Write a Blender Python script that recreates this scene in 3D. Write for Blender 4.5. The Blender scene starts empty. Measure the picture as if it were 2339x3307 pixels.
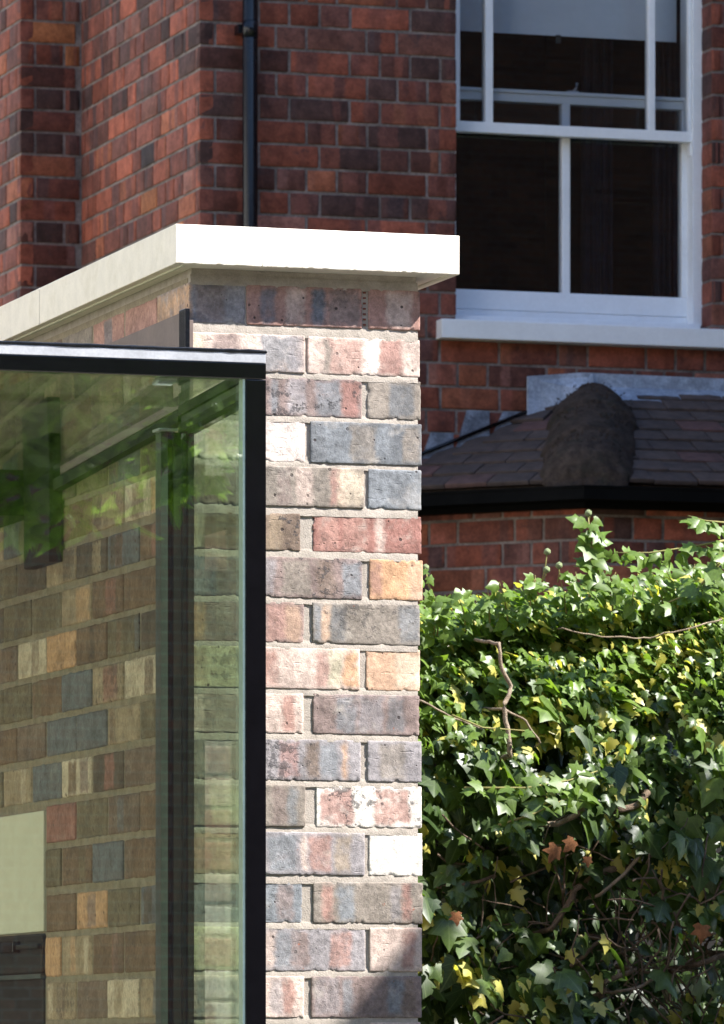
import bpy, bmesh, math, random
import numpy as np
from mathutils import Vector, Matrix, noise
R_ = random.Random(7)
PI = math.pi
scene = bpy.context.scene
COL = scene.collection

# ------------------------------------------------------------------ camera
FPX = 20000.0                      # focal length in photograph pixels (2339 wide)
CX0, HOR = 1169.5, 3430.0          # principal column, horizon row
TH = math.radians(17.6)            # wall direction against the view axis
FWD = Vector((math.sin(TH), math.cos(TH), 0))
RGT = Vector((math.cos(TH), -math.sin(TH), 0))
CAMZ = 1.6
D0 = 11.4
CAM = -D0 * FWD - ((611 - CX0) / FPX * D0) * RGT
CAM.z = CAMZ
cd = bpy.data.cameras.new('camera')
cam = bpy.data.objects.new('camera', cd)
COL.objects.link(cam)
cam.location = CAM
cam.rotation_euler = (PI / 2, 0, -TH)
cd.sensor_fit = 'HORIZONTAL'
cd.sensor_width = 24.0
cd.lens = 24.0 * FPX / 2339.0
cd.shift_y = (HOR - 1653.5) / 2339.0
cd.clip_start = 0.1
cd.clip_end = 600
cd.dof.use_dof = True
cd.dof.focus_distance = 11.45
cd.dof.aperture_fstop = 24
scene.camera = cam

# ------------------------------------------------------------------ world, sun, exposure
SUN = Vector((0.86, -0.52, 1.05)).normalized()
elev = math.asin(SUN.z)
azim = math.atan2(SUN.x, SUN.y)
w = bpy.data.worlds.new('World')
scene.world = w
w.use_nodes = True
nt = w.node_tree
sky = nt.nodes.new('ShaderNodeTexSky')
sky.sky_type = 'NISHITA'
sky.sun_disc = False
sky.sun_elevation = elev
sky.sun_rotation = azim
sky.air_density = 1.0
sky.dust_density = 0.2
sky.ozone_density = 2.5
bg = nt.nodes['Background']
bg.inputs['Strength'].default_value = 0.135
nt.links.new(sky.outputs['Color'], bg.inputs['Color'])
sl = bpy.data.lights.new('sun', 'SUN')
sl.energy = 5.0
sl.angle = math.radians(0.65)
sl.color = (1.0, 0.965, 0.91)
so = bpy.data.objects.new('sun', sl)
COL.objects.link(so)
so.rotation_euler = (-SUN).to_track_quat('-Z', 'Y').to_euler()
so.location = (8, -8, 14)
scene.view_settings.view_transform = 'Standard'
scene.view_settings.look = 'None'
scene.view_settings.gamma = 1.0
scene.view_settings.exposure = 1.65
scene.render.engine = 'CYCLES'
scene.cycles.max_bounces = 10
scene.cycles.transparent_max_bounces = 24
scene.cycles.caustics_reflective = False
scene.cycles.caustics_refractive = False

# ------------------------------------------------------------------ measuring helpers
def ray(px, py):
    return FWD + RGT * ((px - CX0) / FPX) + Vector((0, 0, (HOR - py) / FPX))
def onY(px, py, Y):
    d = ray(px, py); return CAM + d * ((Y - CAM.y) / d.y)
def onX(px, py, X):
    d = ray(px, py); return CAM + d * ((X - CAM.x) / d.x)
def proj(p):
    v = p - CAM; d = v.dot(FWD)
    return CX0 + FPX * v.dot(RGT) / d, HOR - FPX * v.z / d

# ------------------------------------------------------------------ object helpers
def link(name, mesh, mat=None, parent=None):
    o = bpy.data.objects.new(name, mesh)
    COL.objects.link(o)
    if parent: o.parent = parent
    if mat and mesh is not None and not mesh.materials: mesh.materials.append(mat)
    return o
def tag(o, label=None, cat=None, group=None, kind=None):
    if label: o['label'] = label
    if cat: o['category'] = cat
    if group: o['group'] = group
    if kind: o['kind'] = kind
    return o
def empty(name, loc=(0, 0, 0)):
    o = bpy.data.objects.new(name, None); COL.objects.link(o); o.location = loc; o.empty_display_size = .1
    return o
def pydata(name, vs, fs, smooth=False):
    m = bpy.data.meshes.new(name); m.from_pydata([tuple(v) for v in vs], [], fs); m.update()
    if smooth:
        for p in m.polygons: p.use_smooth = True
    return m
def box_mesh(name, a, b, bev=0.0, seg=2):
    bm = bmesh.new()
    add_box(bm, a, b)
    if bev: bmesh.ops.bevel(bm, geom=bm.edges[:], offset=bev, segments=seg, affect='EDGES', profile=.6)
    m = bpy.data.meshes.new(name); bm.to_mesh(m); bm.free(); return m
def add_box(bm, a, b):
    x0, y0, z0 = a; x1, y1, z1 = b
    v = [bm.verts.new(p) for p in ((x0,y0,z0),(x1,y0,z0),(x1,y1,z0),(x0,y1,z0),(x0,y0,z1),(x1,y0,z1),(x1,y1,z1),(x0,y1,z1))]
    for f in ((0,3,2,1),(4,5,6,7),(0,1,5,4),(1,2,6,5),(2,3,7,6),(3,0,4,7)):
        bm.faces.new([v[i] for i in f])
def box(name, a, b, mat, parent=None, bev=0.0):
    a2 = [min(p, q) for p, q in zip(a, b)]; b2 = [max(p, q) for p, q in zip(a, b)]
    return link(name, box_mesh(name, a2, b2, bev), mat, parent)
def prism(name, base, off, mat, parent=None):
    """base: list of points (any plane), off: extrusion vector"""
    n = len(base); off = Vector(off)
    vs = [Vector(p) for p in base] + [Vector(p) + off for p in base]
    fs = [list(range(n))[::-1], list(range(n, 2 * n))] + [[i, (i + 1) % n, n + (i + 1) % n, n + i] for i in range(n)]
    m = pydata(name, vs, fs)
    bm = bmesh.new(); bm.from_mesh(m); bmesh.ops.recalc_face_normals(bm, faces=bm.faces[:]); bm.to_mesh(m); bm.free()
    return link(name, m, mat, parent)
def tube_geo(pts, rad, n=7):
    pts = [Vector(p) for p in pts]; vs = []; fs = []
    for i, p in enumerate(pts):
        t = (pts[min(i + 1, len(pts) - 1)] - pts[max(i - 1, 0)]).normalized()
        a = t.cross(Vector((0.3, 0.2, 1)) if abs(t.z) < .95 else Vector((1, 0, 0))).normalized(); b = t.cross(a)
        r = rad[i] if isinstance(rad, (list, tuple)) else rad
        for k in range(n):
            c = 2 * PI * k / n
            vs.append(p + (a * math.cos(c) + b * math.sin(c)) * r)
    for i in range(len(pts) - 1):
        for k in range(n):
            fs.append((i * n + k, i * n + (k + 1) % n, (i + 1) * n + (k + 1) % n, (i + 1) * n + k))
    fs.append(tuple(range(n))[::-1]); fs.append(tuple((len(pts) - 1) * n + k for k in range(n)))
    return vs, fs
def tube(name, pts, rad, mat, parent=None, n=7):
    vs, fs = tube_geo(pts, rad, n)
    return link(name, pydata(name, vs, fs, True), mat, parent)
def lattice_box(w, d, h, r, nx, ny, nz, amp=0.0, seed=0, chips=0, freq=60.0, edge=0.0):
    """rounded box, x centred, y 0..d, z centred, dense enough on its face to be worn and chipped"""
    def axis(L, n):
        a = [-L/2, -L/2 + .3*r, -L/2 + r]
        return a + [(-L/2 + r) + (L - 2*r) * i / n for i in range(1, n)] + [L/2 - r, L/2 - .3*r, L/2]
    X, Y, Z = axis(w, nx), axis(d, ny), axis(h, nz)
    idx = {}; vs = []
    def vid(i, j, k):
        q = (i, j, k)
        if q not in idx:
            idx[q] = len(vs); vs.append(Vector((X[i], Y[j], Z[k])))
        return idx[q]
    fs = []
    I, J, K = len(X) - 1, len(Y) - 1, len(Z) - 1
    for i in range(I):
        for k in range(K):
            fs.append((vid(i,0,k), vid(i+1,0,k), vid(i+1,0,k+1), vid(i,0,k+1)))
            fs.append((vid(i,J,k), vid(i,J,k+1), vid(i+1,J,k+1), vid(i+1,J,k)))
    for i in range(I):
        for j in range(J):
            fs.append((vid(i,j,0), vid(i,j+1,0), vid(i+1,j+1,0), vid(i+1,j,0)))
            fs.append((vid(i,j,K), vid(i+1,j,K), vid(i+1,j+1,K), vid(i,j+1,K)))
    for j in range(J):
        for k in range(K):
            fs.append((vid(0,j,k), vid(0,j,k+1), vid(0,j+1,k+1), vid(0,j+1,k)))
            fs.append((vid(I,j,k), vid(I,j+1,k), vid(I,j+1,k+1), vid(I,j,k+1)))
    rng = random.Random(seed); sv = Vector((rng.uniform(0, 99), rng.uniform(0, 99), rng.uniform(0, 99)))
    half = Vector((w/2, d/2, h/2))
    ch = []
    for _ in range(chips):
        if rng.random() < .7: c = Vector((rng.uniform(-w/2, w/2), -d/2, rng.choice((-h/2, h/2, -h/2))))
        else: c = Vector((rng.choice((-w/2, w/2)), -d/2, rng.uniform(-h/2, h/2)))
        ch.append((c, rng.uniform(.003, .0065), rng.uniform(.001, .003)))
    out = []
    for p in vs:
        inner = Vector([max(-half[a] + r, min(half[a] - r, p[a])) for a in range(3)])
        o = p - inner
        nrm = o.normalized() if o.length > 1e-7 else Vector((0, 0, 0))
        q = inner + nrm * min(o.length, r) if o.length > r else p.copy()
        if amp or edge:
            n1 = noise.noise(q * freq + sv); n2 = noise.noise(q * freq * 3.1 + sv)
            q = q + nrm * (amp * (n1 + .5 * n2))
            ne = noise.noise(Vector((q.x, 0, q.z)) * freq * .7 + sv) + .8 * noise.noise(Vector((q.x, 0, q.z)) * freq * 3.2 + sv) + .5 * noise.noise(Vector((q.x, 0, q.z)) * freq * 7 + sv)
            if abs(p.z) > h/2 - r * 1.01: q.z += math.copysign(edge * ne, p.z)
            if abs(p.x) > w/2 - r * 1.01: q.x += math.copysign(edge * .6 * ne, p.x)
        for c, cr, dep in ch:
            dd = (q - c).length
            if dd < cr:
                f = (1 - dd / cr); q = q + (-c + Vector((c.x * .8, 0, 0))).normalized() * dep * f ** .6
        out.append(Vector((q.x, q.y + d/2, q.z)))
    return out, fs
def grid_sheet(name, fn, nu, nv, mat, parent=None):
    vs = [fn(i / nu, j / nv) for j in range(nv + 1) for i in range(nu + 1)]
    fs = [(j*(nu+1)+i, j*(nu+1)+i+1, (j+1)*(nu+1)+i+1, (j+1)*(nu+1)+i) for j in range(nv) for i in range(nu)]
    return link(name, pydata(name, vs, fs, True), mat, parent)

# ------------------------------------------------------------------ materials
class N:
    def __init__(s, name):
        s.m = bpy.data.materials.new(name); s.m.use_nodes = True; s.t = s.m.node_tree
        s.out = s.t.nodes['Material Output']; s.p = s.t.nodes['Principled BSDF']
    def n(s, typ, **kw):
        nd = s.t.nodes.new(typ)
        for k, v in kw.items(): setattr(nd, k, v)
        return nd
    def l(s, a, b): s.t.links.new(a, b)
    def put(s, v, sock):
        if hasattr(v, 'links') or isinstance(v, bpy.types.NodeSocket): s.l(v, sock)
        else: sock.default_value = v
    def math(s, op, a, b=None, c=None, clamp=False):
        nd = s.n('ShaderNodeMath', operation=op); nd.use_clamp = clamp
        for i, v in enumerate((a, b, c)):
            if v is not None: s.put(v, nd.inputs[i])
        return nd.outputs[0]
    def vmath(s, op, a, b=None):
        nd = s.n('ShaderNodeVectorMath', operation=op)
        s.put(a, nd.inputs[0])
        if b is not None: s.put(b, nd.inputs[1])
        return nd.outputs[0]
    def mix(s, f, a, b, blend='MIX'):
        nd = s.n('ShaderNodeMix', data_type='RGBA', blend_type=blend)
        s.put(f, nd.inputs[0]); s.put(a if not isinstance(a, tuple) else (*a[:3], 1), nd.inputs[6]); s.put(b if not isinstance(b, tuple) else (*b[:3], 1), nd.inputs[7])
        return nd.outputs[2]
    def noise(s, vec, scale, detail=4, rough=.55, w=None):
        nd = s.n('ShaderNodeTexNoise')
        if w is not None: nd.noise_dimensions = '4D'; s.put(w, nd.inputs['W'])
        s.l(vec, nd.inputs['Vector']); nd.inputs['Scale'].default_value = scale
        nd.inputs['Detail'].default_value = detail; nd.inputs['Roughness'].default_value = rough
        return nd.outputs['Fac']
    def ramp(s, f, lo, hi, a=0.0, b=1.0):
        nd = s.n('ShaderNodeMapRange'); nd.interpolation_type = 'SMOOTHSTEP'
        s.put(f, nd.inputs[0]); s.put(lo, nd.inputs[1]); s.put(hi, nd.inputs[2]); s.put(a, nd.inputs[3]); s.put(b, nd.inputs[4])
        return nd.outputs[0]
    def obj(s): return s.n('ShaderNodeTexCoord').outputs['Object']
    def pos(s): return s.n('ShaderNodeNewGeometry').outputs['Position']
    def attr(s, name, kind='OBJECT'):
        nd = s.n('ShaderNodeAttribute'); nd.attribute_type = kind; nd.attribute_name = name; return nd
    def bump(s, h, strength, dist):
        nd = s.n('ShaderNodeBump'); nd.inputs['Strength'].default_value = strength; nd.inputs['Distance'].default_value = dist
        s.l(h, nd.inputs['Height']); return nd.outputs[0]
    def fin(s, col=None, rough=None, normal=None, spec=None, metal=None):
        if col is not None: s.put((*col[:3], 1) if isinstance(col, tuple) else col, s.p.inputs['Base Color'])
        if rough is not None: s.put(rough, s.p.inputs['Roughness'])
        if normal is not None: s.l(normal, s.p.inputs['Normal'])
        if spec is not None: s.p.inputs['Specular IOR Level'].default_value = spec
        if metal is not None: s.p.inputs['Metallic'].default_value = metal
        return s.m

def brick_material():
    k = N('kiln_banded_brick')
    oc = k.obj()
    seed = k.attr('seed').outputs['Fac']
    warp = k.math('MULTIPLY', k.math('SUBTRACT', k.noise(oc, 28, 4, .65, seed), .5), .030)
    x = k.n('ShaderNodeSeparateXYZ'); k.l(oc, x.inputs[0])
    u = k.math('ADD', x.outputs[0], warp)
    base = k.attr('ca').outputs['Color']
    col = base
    for i in (1, 2, 3, 4):
        b = k.n('ShaderNodeSeparateXYZ'); k.l(k.attr('band%d' % i).outputs['Vector'], b.inputs[0])
        dist = k.math('ABSOLUTE', k.math('SUBTRACT', u, b.outputs[0]))
        e = k.math('SUBTRACT', dist, b.outputs[1])
        top = k.math('ADD', k.math('ABSOLUTE', x.outputs[2]), k.math('MULTIPLY', k.math('SUBTRACT', k.noise(oc, 38, 3, .6, k.math('ADD', seed, 1.7 * i)), .5), .030))
        mk = k.math('MULTIPLY', k.ramp(e, -.006, .006, 1.0, 0.0), k.ramp(top, .026, .037, 1.0, .25))
        mk = k.math('MULTIPLY', mk, k.math('MULTIPLY', b.outputs[2], k.ramp(k.noise(oc, 30, 4, .65, k.math('ADD', seed, 9.1 * i)), .28, .5, .45, 1.0)))
        col = k.mix(mk, col, k.attr('cb%d' % i).outputs['Color'])
    n1 = k.noise(oc, 22, 5, .6, seed)
    n2 = k.noise(oc, 120, 4, .6, seed)
    n3 = k.noise(oc, 420, 3, .6, seed)
    col = k.mix(1.0, col, k.ramp(n1, .25, .75, .72, 1.28), 'MULTIPLY')
    col = k.mix(1.0, col, k.ramp(n2, .2, .8, .72, 1.25), 'MULTIPLY')
    col = k.mix(1.0, col, k.ramp(n3, .25, .75, .86, 1.14), 'MULTIPLY')
    # lime bloom left on reclaimed bricks
    bl = k.math('MULTIPLY', k.ramp(k.noise(oc, 14, 4, .65, k.math('ADD', seed, 3.3)), .55, .72), k.attr('bloom').outputs['Fac'])
    col = k.mix(bl, col, (.50, .44, .38))
    # burnt pits
    vo = k.n('ShaderNodeTexVoronoi'); vo.inputs['Scale'].default_value = 95; vo.inputs['Randomness'].default_value = 1
    k.l(k.vmath('ADD', oc, k.vmath('MULTIPLY', k.attr('seed').outputs['Vector'], (3.7, 1.9, 5.1))), vo.inputs['Vector'])
    sp = k.attr('speck').outputs['Fac']
    rc = k.n('ShaderNodeSeparateColor'); k.l(vo.outputs['Color'], rc.inputs[0])
    big = k.math('MULTIPLY', k.math('POWER', rc.outputs[0], 3.0), .34)
    pk = k.math('LESS_THAN', rc.outputs[1], k.math('ADD', k.math('MULTIPLY', sp, .45), .06))
    pit = k.math('MULTIPLY', k.math('MULTIPLY', k.ramp(k.math('SUBTRACT', vo.outputs['Distance'], big), -.04, .05, 1.0, 0.0), pk), k.ramp(k.noise(oc, 60, 3, .6, seed), .35, .55, .3, 1.0))
    clink = k.math('MULTIPLY', k.ramp(k.math('ADD', k.noise(oc, 55, 5, .75, k.math('ADD', seed, 2.2)), k.math('MULTIPLY', k.noise(oc, 9, 2, .5, k.math('ADD', seed, 5.2)), .6)), .86, .93), k.math('MULTIPLY', sp, .9))
    col = k.mix(k.math('MULTIPLY', pit, .85), col, (.04, .03, .03))
    col = k.mix(clink, col, (.055, .052, .055))
    # fresh red breaks
    brk = k.ramp(k.noise(oc, 48, 3, .7, k.math('ADD', seed, 11.3)), .70, .74)
    col = k.mix(k.math('MULTIPLY', brk, .8), col, (.30, .10, .06))
    mp = k.n('ShaderNodeMapping'); mp.inputs['Scale'].default_value = (25, 25, 130); k.l(oc, mp.inputs['Vector'])
    crease = k.ramp(k.noise(mp.outputs[0], 1.0, 4, .6, seed), .60, .70)
    h = k.math('ADD', k.math('MULTIPLY', n2, .5), k.math('MULTIPLY', n3, .35))
    h = k.math('SUBTRACT', h, k.math('MULTIPLY', pit, .9))
    h = k.math('SUBTRACT', h, k.math('MULTIPLY', crease, .45))
    h = k.math('ADD', h, k.math('MULTIPLY', k.math('ADD', clink, n1), .5))
    return k.fin(col, .9, k.bump(h, .75, .0026), .2)
BRICK = brick_material()

def red_brick_material():
    k = N('red_stock_brick')
    oc = k.obj(); seed = k.attr('seed').outputs['Fac']
    x = k.n('ShaderNodeSeparateXYZ'); k.l(oc, x.inputs[0])
    u = k.math('ADD', x.outputs[0], k.math('MULTIPLY', k.math('SUBTRACT', k.noise(oc, 30, 3, .6, seed), .5), .03))
    col = k.attr('ca').outputs['Color']
    for i in (1, 2):
        b = k.n('ShaderNodeSeparateXYZ'); k.l(k.attr('band%d' % i).outputs['Vector'], b.inputs[0])
        e = k.math('SUBTRACT', k.math('ABSOLUTE', k.math('SUBTRACT', u, b.outputs[0])), b.outputs[1])
        col = k.mix(k.math('MULTIPLY', k.ramp(e, -.006, .008, 1.0, 0.0), b.outputs[2]), col, k.attr('cb%d' % i).outputs['Color'])
    n1 = k.noise(oc, 18, 5, .65, seed); n2 = k.noise(oc, 90, 4, .6, seed)
    col = k.mix(1.0, col, k.ramp(n1, .25, .75, .6, 1.4), 'MULTIPLY')
    col = k.mix(1.0, col, k.ramp(n2, .25, .75, .8, 1.2), 'MULTIPLY')
    soot = k.ramp(k.noise(oc, 9, 5, .7, k.math('ADD', seed, 4.4)), .56, .72)
    col = k.mix(k.math('MULTIPLY', soot, k.attr('bloom').outputs['Fac']), col, (.045, .032, .032))
    return k.fin(col, .85, k.bump(k.math('ADD', n2, n1), .5, .004), .25)
REDB = red_brick_material()

def rough_mat(name, col, var=.25, scale=30, rough=.9, bump=.4, dist=.003, col2=None, spec=.25):
    k = N(name); p = k.pos()
    n1 = k.noise(p, scale, 6, .65); n2 = k.noise(p, scale * 9, 4, .6)
    c = k.mix(1.0, (*col, 1), k.ramp(n1, .25, .75, 1 - var, 1 + var), 'MULTIPLY')
    if col2: c = k.mix(k.ramp(k.noise(p, scale * .45, 5, .7), .48, .68), c, col2)
    c = k.mix(1.0, c, k.ramp(n2, .25, .75, 1 - var * .6, 1 + var * .6), 'MULTIPLY')
    return k.fin(c, rough, k.bump(k.math('ADD', n1, n2), bump, dist), spec)
MORTAR = rough_mat('buff_lime_mortar', (.345, .30, .258), .16, 40, .95, .6, .002, (.40, .35, .305))
MORTAR_S = rough_mat('brown_site_mortar', (.25, .21, .155), .2, 30, .95, .5, .002, (.19, .165, .12))
MORTAR_H = rough_mat('grey_old_mortar', (.19, .155, .14), .4, 9, .95, .5, .004, (.10, .082, .074))
STONE = rough_mat('cast_stone', (.75, .69, .60), .06, 25, .8, .3, .0012, (.69, .63, .53))
SLATE_T = None
LEAD = rough_mat('weathered_lead', (.28, .33, .41), .35, 12, .5, .25, .003, (.50, .56, .65), .5)
LEAD_D = rough_mat('dark_lead', (.13, .15, .19), .5, 20, .55, .3, .003, (.26, .30, .37), .4)
LEADM = rough_mat('mauve_lead_strip', (.155, .118, .105), .12, 10, .6, .15, .002)
MOSS = rough_mat('mossy_mortar', (.062, .045, .036), .5, 30, 1, .9, .010, (.040, .036, .027))
HIPEND = rough_mat('hip_bedding_mortar', (.20, .165, .135), .4, 40, 1, 1.0, .01, (.10, .085, .07))
WHITE = rough_mat('white_gloss_paint', (.80, .82, .84), .04, 8, .35, .08, .002, None, .5)
BLACK = rough_mat('black_powder_coat', (.003, .003, .004), .2, 6, .12, .03, .001, None, .35)
BLACKM = rough_mat('black_matt_frame', (.008, .009, .009), .2, 6, .6, .05, .001, None, .2)
GREYF = rough_mat('grey_inner_frame', (.045, .055, .052), .2, 6, .5, .05, .001, None, .3)
GUTTER = rough_mat('matt_black_gutter', (.006, .006, .006), .2, 6, .9, .1, .001, None, .03)
PIPE = rough_mat('black_pipe_paint', (.006, .007, .010), .3, 12, .24, .15, .002, None, .35)
SILVER = rough_mat('aluminium_trim', (.40, .41, .44), .15, 20, .35, .1, .001, None, .5); SILVER.node_tree.nodes['Principled BSDF'].inputs['Metallic'].default_value = .15
EDGEG = rough_mat('polished_glass_edge', (.42, .55, .50), .1, 15, .2, .05, .001, None, .6)
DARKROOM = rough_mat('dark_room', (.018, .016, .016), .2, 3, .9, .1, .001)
BLIND = rough_mat('roller_blind_cloth', (.80, .83, .86), .04, 5, .9, .1, .001)
CURT = rough_mat('dark_curtain', (.03, .03, .045), .3, 9, .95, .3, .004)
PLASTER = rough_mat('cream_render', (.60, .58, .47), .05, 20, .85, .2, .001)
PLASTIC = rough_mat('terracotta_plastic', (.16, .045, .03), .1, 40, .6, .1, .001)
SOIL = rough_mat('garden_ground', (.10, .13, .05), .4, 2, 1, .6, .02, (.14, .11, .07))
BARK = rough_mat('ivy_bark', (.16, .115, .08), .4, 45, .95, .8, .006, (.07, .05, .035))
BARKL = rough_mat('pale_stem_bark', (.28, .22, .16), .35, 45, .95, .8, .005, (.18, .13, .09))
BARKD = rough_mat('dark_wood', (.05, .035, .026), .4, 30, .95, .8, .006)

def brick_tex(name, c1, c2, mc, sc=1.0, axis='XZ'):
    k = N(name); p = k.pos()
    s = k.n('ShaderNodeSeparateXYZ'); k.l(p, s.inputs[0]); c = k.n('ShaderNodeCombineXYZ')
    k.l(k.math('SUBTRACT', s.outputs[0], s.outputs[1]), c.inputs[0]); k.l(s.outputs[2], c.inputs[1])
    b = k.n('ShaderNodeTexBrick'); k.l(c.outputs[0], b.inputs['Vector'])
    b.inputs['Scale'].default_value = 1; b.inputs['Brick Width'].default_value = .225 * sc; b.inputs['Row Height'].default_value = .0833 * sc
    b.inputs['Mortar Size'].default_value = .006; b.inputs['Color1'].default_value = (*c1, 1); b.inputs['Color2'].default_value = (*c2, 1); b.inputs['Mortar'].default_value = (*mc, 1)
    n1 = k.noise(p, 20, 5, .6)
    col = k.mix(1.0, b.outputs['Color'], k.ramp(n1, .25, .75, .7, 1.3), 'MULTIPLY')
    return k.fin(col, .9, k.bump(k.math('SUBTRACT', n1, b.outputs['Fac']), .5, .006), .25)
FARBRICK = brick_tex('far_red_brickwork', (.17, .07, .048), (.10, .045, .036), (.15, .125, .115))
FARBUFF = brick_tex('far_buff_brickwork', (.26, .19, .15), (.17, .14, .12), (.36, .31, .26))

def tile_material():
    k = N('clay_roof_tile'); oc = k.obj(); oi = k.n('ShaderNodeObjectInfo')
    n1 = k.noise(oc, 25, 5, .65, k.math('MULTIPLY', oi.outputs['Random'], 40))
    c = k.mix(oi.outputs['Random'], (.060, .045, .040), (.088, .062, .052))
    c = k.mix(k.ramp(k.math('FRACT', k.math('MULTIPLY', oi.outputs['Random'], 17.3)), .90, .93), c, (.105, .055, .048))
    c = k.mix(1.0, c, k.ramp(n1, .25, .75, .65, 1.35), 'MULTIPLY')
    return k.fin(c, .75, k.bump(n1, .5, .004), .35)
TILE = tile_material()

def glass_material(name, tint, ior):
    k = N(name)
    g = k.n('ShaderNodeNewGeometry')
    f = k.n('ShaderNodeFresnel')
    k.l(k.ramp(g.outputs['Backfacing'], 0, 1, ior, 1 / ior), f.inputs['IOR'])
    tr = k.n('ShaderNodeBsdfTransparent'); tr.inputs[0].default_value = (*tint, 1)
    gl = k.n('ShaderNodeBsdfGlossy'); gl.inputs['Roughness'].default_value = .0; gl.inputs['Color'].default_value = (.95, 1, .98, 1)
    mx = k.n('ShaderNodeMixShader')
    k.l(f.outputs[0], mx.inputs[0]); k.l(tr.outputs[0], mx.inputs[1]); k.l(gl.outputs[0], mx.inputs[2]); k.l(mx.outputs[0], k.out.inputs['Surface'])
    k.t.nodes.remove(k.p)
    return k.m
GLASS = glass_material('green_tinted_glass', (.89, .925, .845), 2.4)
GLASS2 = glass_material('teal_tinted_glass', (.80, .885, .80), 1.5)
GLASSW = glass_material('window_glass', (.80, .82, .84), 1.5)

def leaf_material(name, dark, light, yellow, gloss=.35, trans=.35):
    k = N(name)
    tone = k.n('ShaderNodeSeparateColor'); k.l(k.attr('tone', 'GEOMETRY').outputs['Color'], tone.inputs[0])
    uv = k.n('ShaderNodeUVMap').outputs[0]
    s = k.n('ShaderNodeSeparateXYZ'); k.l(uv, s.inputs[0])
    ang = k.math('ARCTAN2', s.outputs[0], k.math('ADD', s.outputs[1], .03))
    vein = k.ramp(k.math('ABSOLUTE', k.math('SINE', k.math('MULTIPLY', ang, 4.2))), .0, .22, 1, 0)
    sv = k.ramp(k.math('ABSOLUTE', k.math('SINE', k.math('MULTIPLY', k.math('SUBTRACT', s.outputs[1], k.math('MULTIPLY', k.math('ABSOLUTE', s.outputs[0]), .8)), 26))), 0, .25, .45, 0)
    vein = k.math('MAXIMUM', vein, sv)
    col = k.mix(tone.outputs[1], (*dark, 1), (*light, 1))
    nz = k.noise(uv, 5.5, 3, .6, k.math('MULTIPLY', tone.outputs[2], 60))
    col = k.mix(1.0, col, k.ramp(nz, .25, .75, .75, 1.25), 'MULTIPLY')
    col = k.mix(k.math('MULTIPLY', vein, .32), col, (.20, .27, .11))
    vy = k.math('ADD', k.math('MULTIPLY', k.math('ABSOLUTE', s.outputs[0]), -.55), k.math('ADD', nz, -.05))
    ym = k.math('MULTIPLY', k.ramp(vy, .12, .20), k.ramp(tone.outputs[0], .45, .5))
    col = k.mix(ym, col, (*yellow, 1))
    k.fin(col, gloss, None, .5)
    t = k.n('ShaderNodeBsdfTranslucent'); k.l(k.mix(1.0, col, (1.5, 1.6, .6), 'MULTIPLY'), t.inputs[0])
    mx = k.n('ShaderNodeMixShader'); mx.inputs[0].default_value = trans
    k.l(k.p.outputs[0], mx.inputs[1]); k.l(t.outputs[0], mx.inputs[2]); k.l(mx.outputs[0], k.out.inputs['Surface'])
    return k.m
IVY = leaf_material('ivy_leaf', (.020, .043, .010), (.150, .235, .042), (.46, .42, .10), .40, .42)
TREEL = leaf_material('garden_tree_leaf', (.030, .085, .015), (.17, .28, .055), (.3, .3, .1), .30, .5)
DEADL = rough_mat('dead_leaf', (.20, .085, .035), .4, 60, .9, .5, .003)
STEMG = rough_mat('green_ivy_stem', (.22, .20, .07), .2, 60, .7, .2, .002)
BUD = rough_mat('ivy_flower_head', (.20, .24, .12), .3, 200, .8, .5, .002)

# ------------------------------------------------------------------ ground
gm = pydata('ground', [(-300, -300, 0), (300, -300, 0), (300, 300, 0), (-300, 300, 0)], [(0, 1, 2, 3)])
tag(link('ground', gm, SOIL), kind='structure')

PAVE = rough_mat('pale_paving', (.40, .36, .30), .12, 3, .9, .3, .004, (.33, .30, .26))
tag(link('bounce_patio', pydata('bounce_patio', [(-9, -14, .004), (2.6, -14, .004), (2.6, 2.0, .004), (-9, 2.0, .004)], [(0, 1, 2, 3)]), PAVE), kind='structure')  # pale paving added out of view to bounce warm light into the shade
# ------------------------------------------------------------------ brick laying
PAL = dict(pink=(.355,.205,.17), rose=(.30,.15,.125), peach=(.50,.325,.225), orange=(.53,.315,.185), cream=(.54,.445,.34), white=(.70,.64,.58),
  mauve=(.235,.175,.16), taupe=(.235,.20,.17), blue=(.205,.215,.23), lilac=(.275,.25,.255), slate=(.145,.15,.16), brown=(.185,.135,.105),
  tan=(.34,.26,.18), pale=(.52,.405,.35), lime=(.44,.405,.28), dark=(.115,.092,.072), olive=(.17,.14,.095), umber=(.185,.125,.085), steel=(.115,.155,.195))
def paint(o, base, bands=(), speck=.2, bloom=.3, seed=None, nb=4):
    o['ca'] = [*base, 1.0] if not isinstance(base, str) else [*PAL[base], 1.0]
    for i in range(1, nb + 1):
        if i <= len(bands):
            p, hw, c = bands[i - 1][:3]
            o['band%d' % i] = [float(p), float(hw), R_.uniform(.6, .9)]; o['cb%d' % i] = [*(PAL[c] if isinstance(c, str) else c), 1.0]
        else:
            o['band%d' % i] = [0.0, 0.0, 0.0]; o['cb%d' % i] = [0.0, 0.0, 0.0, 1.0]
    o['seed'] = float(R_.uniform(0, 60)) if seed is None else float(seed)
    o['speck'] = float(speck); o['bloom'] = float(bloom)

# ================================================================== EXTENSION WALL (pier end, side face, coping)
PX1 = onY(1357, 1700, 0).x                       # right edge of the pier
wall = empty('garden_wall', (PX1 / 2, 0, 0))
tag(wall, 'mottled reclaimed brick wall end with pale stone coping in the middle', 'wall')
WOFF = Vector((-PX1 / 2, 0, 0))                  # children live in wall space
def child(o):
    o.location = o.location + WOFF; return o

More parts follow.
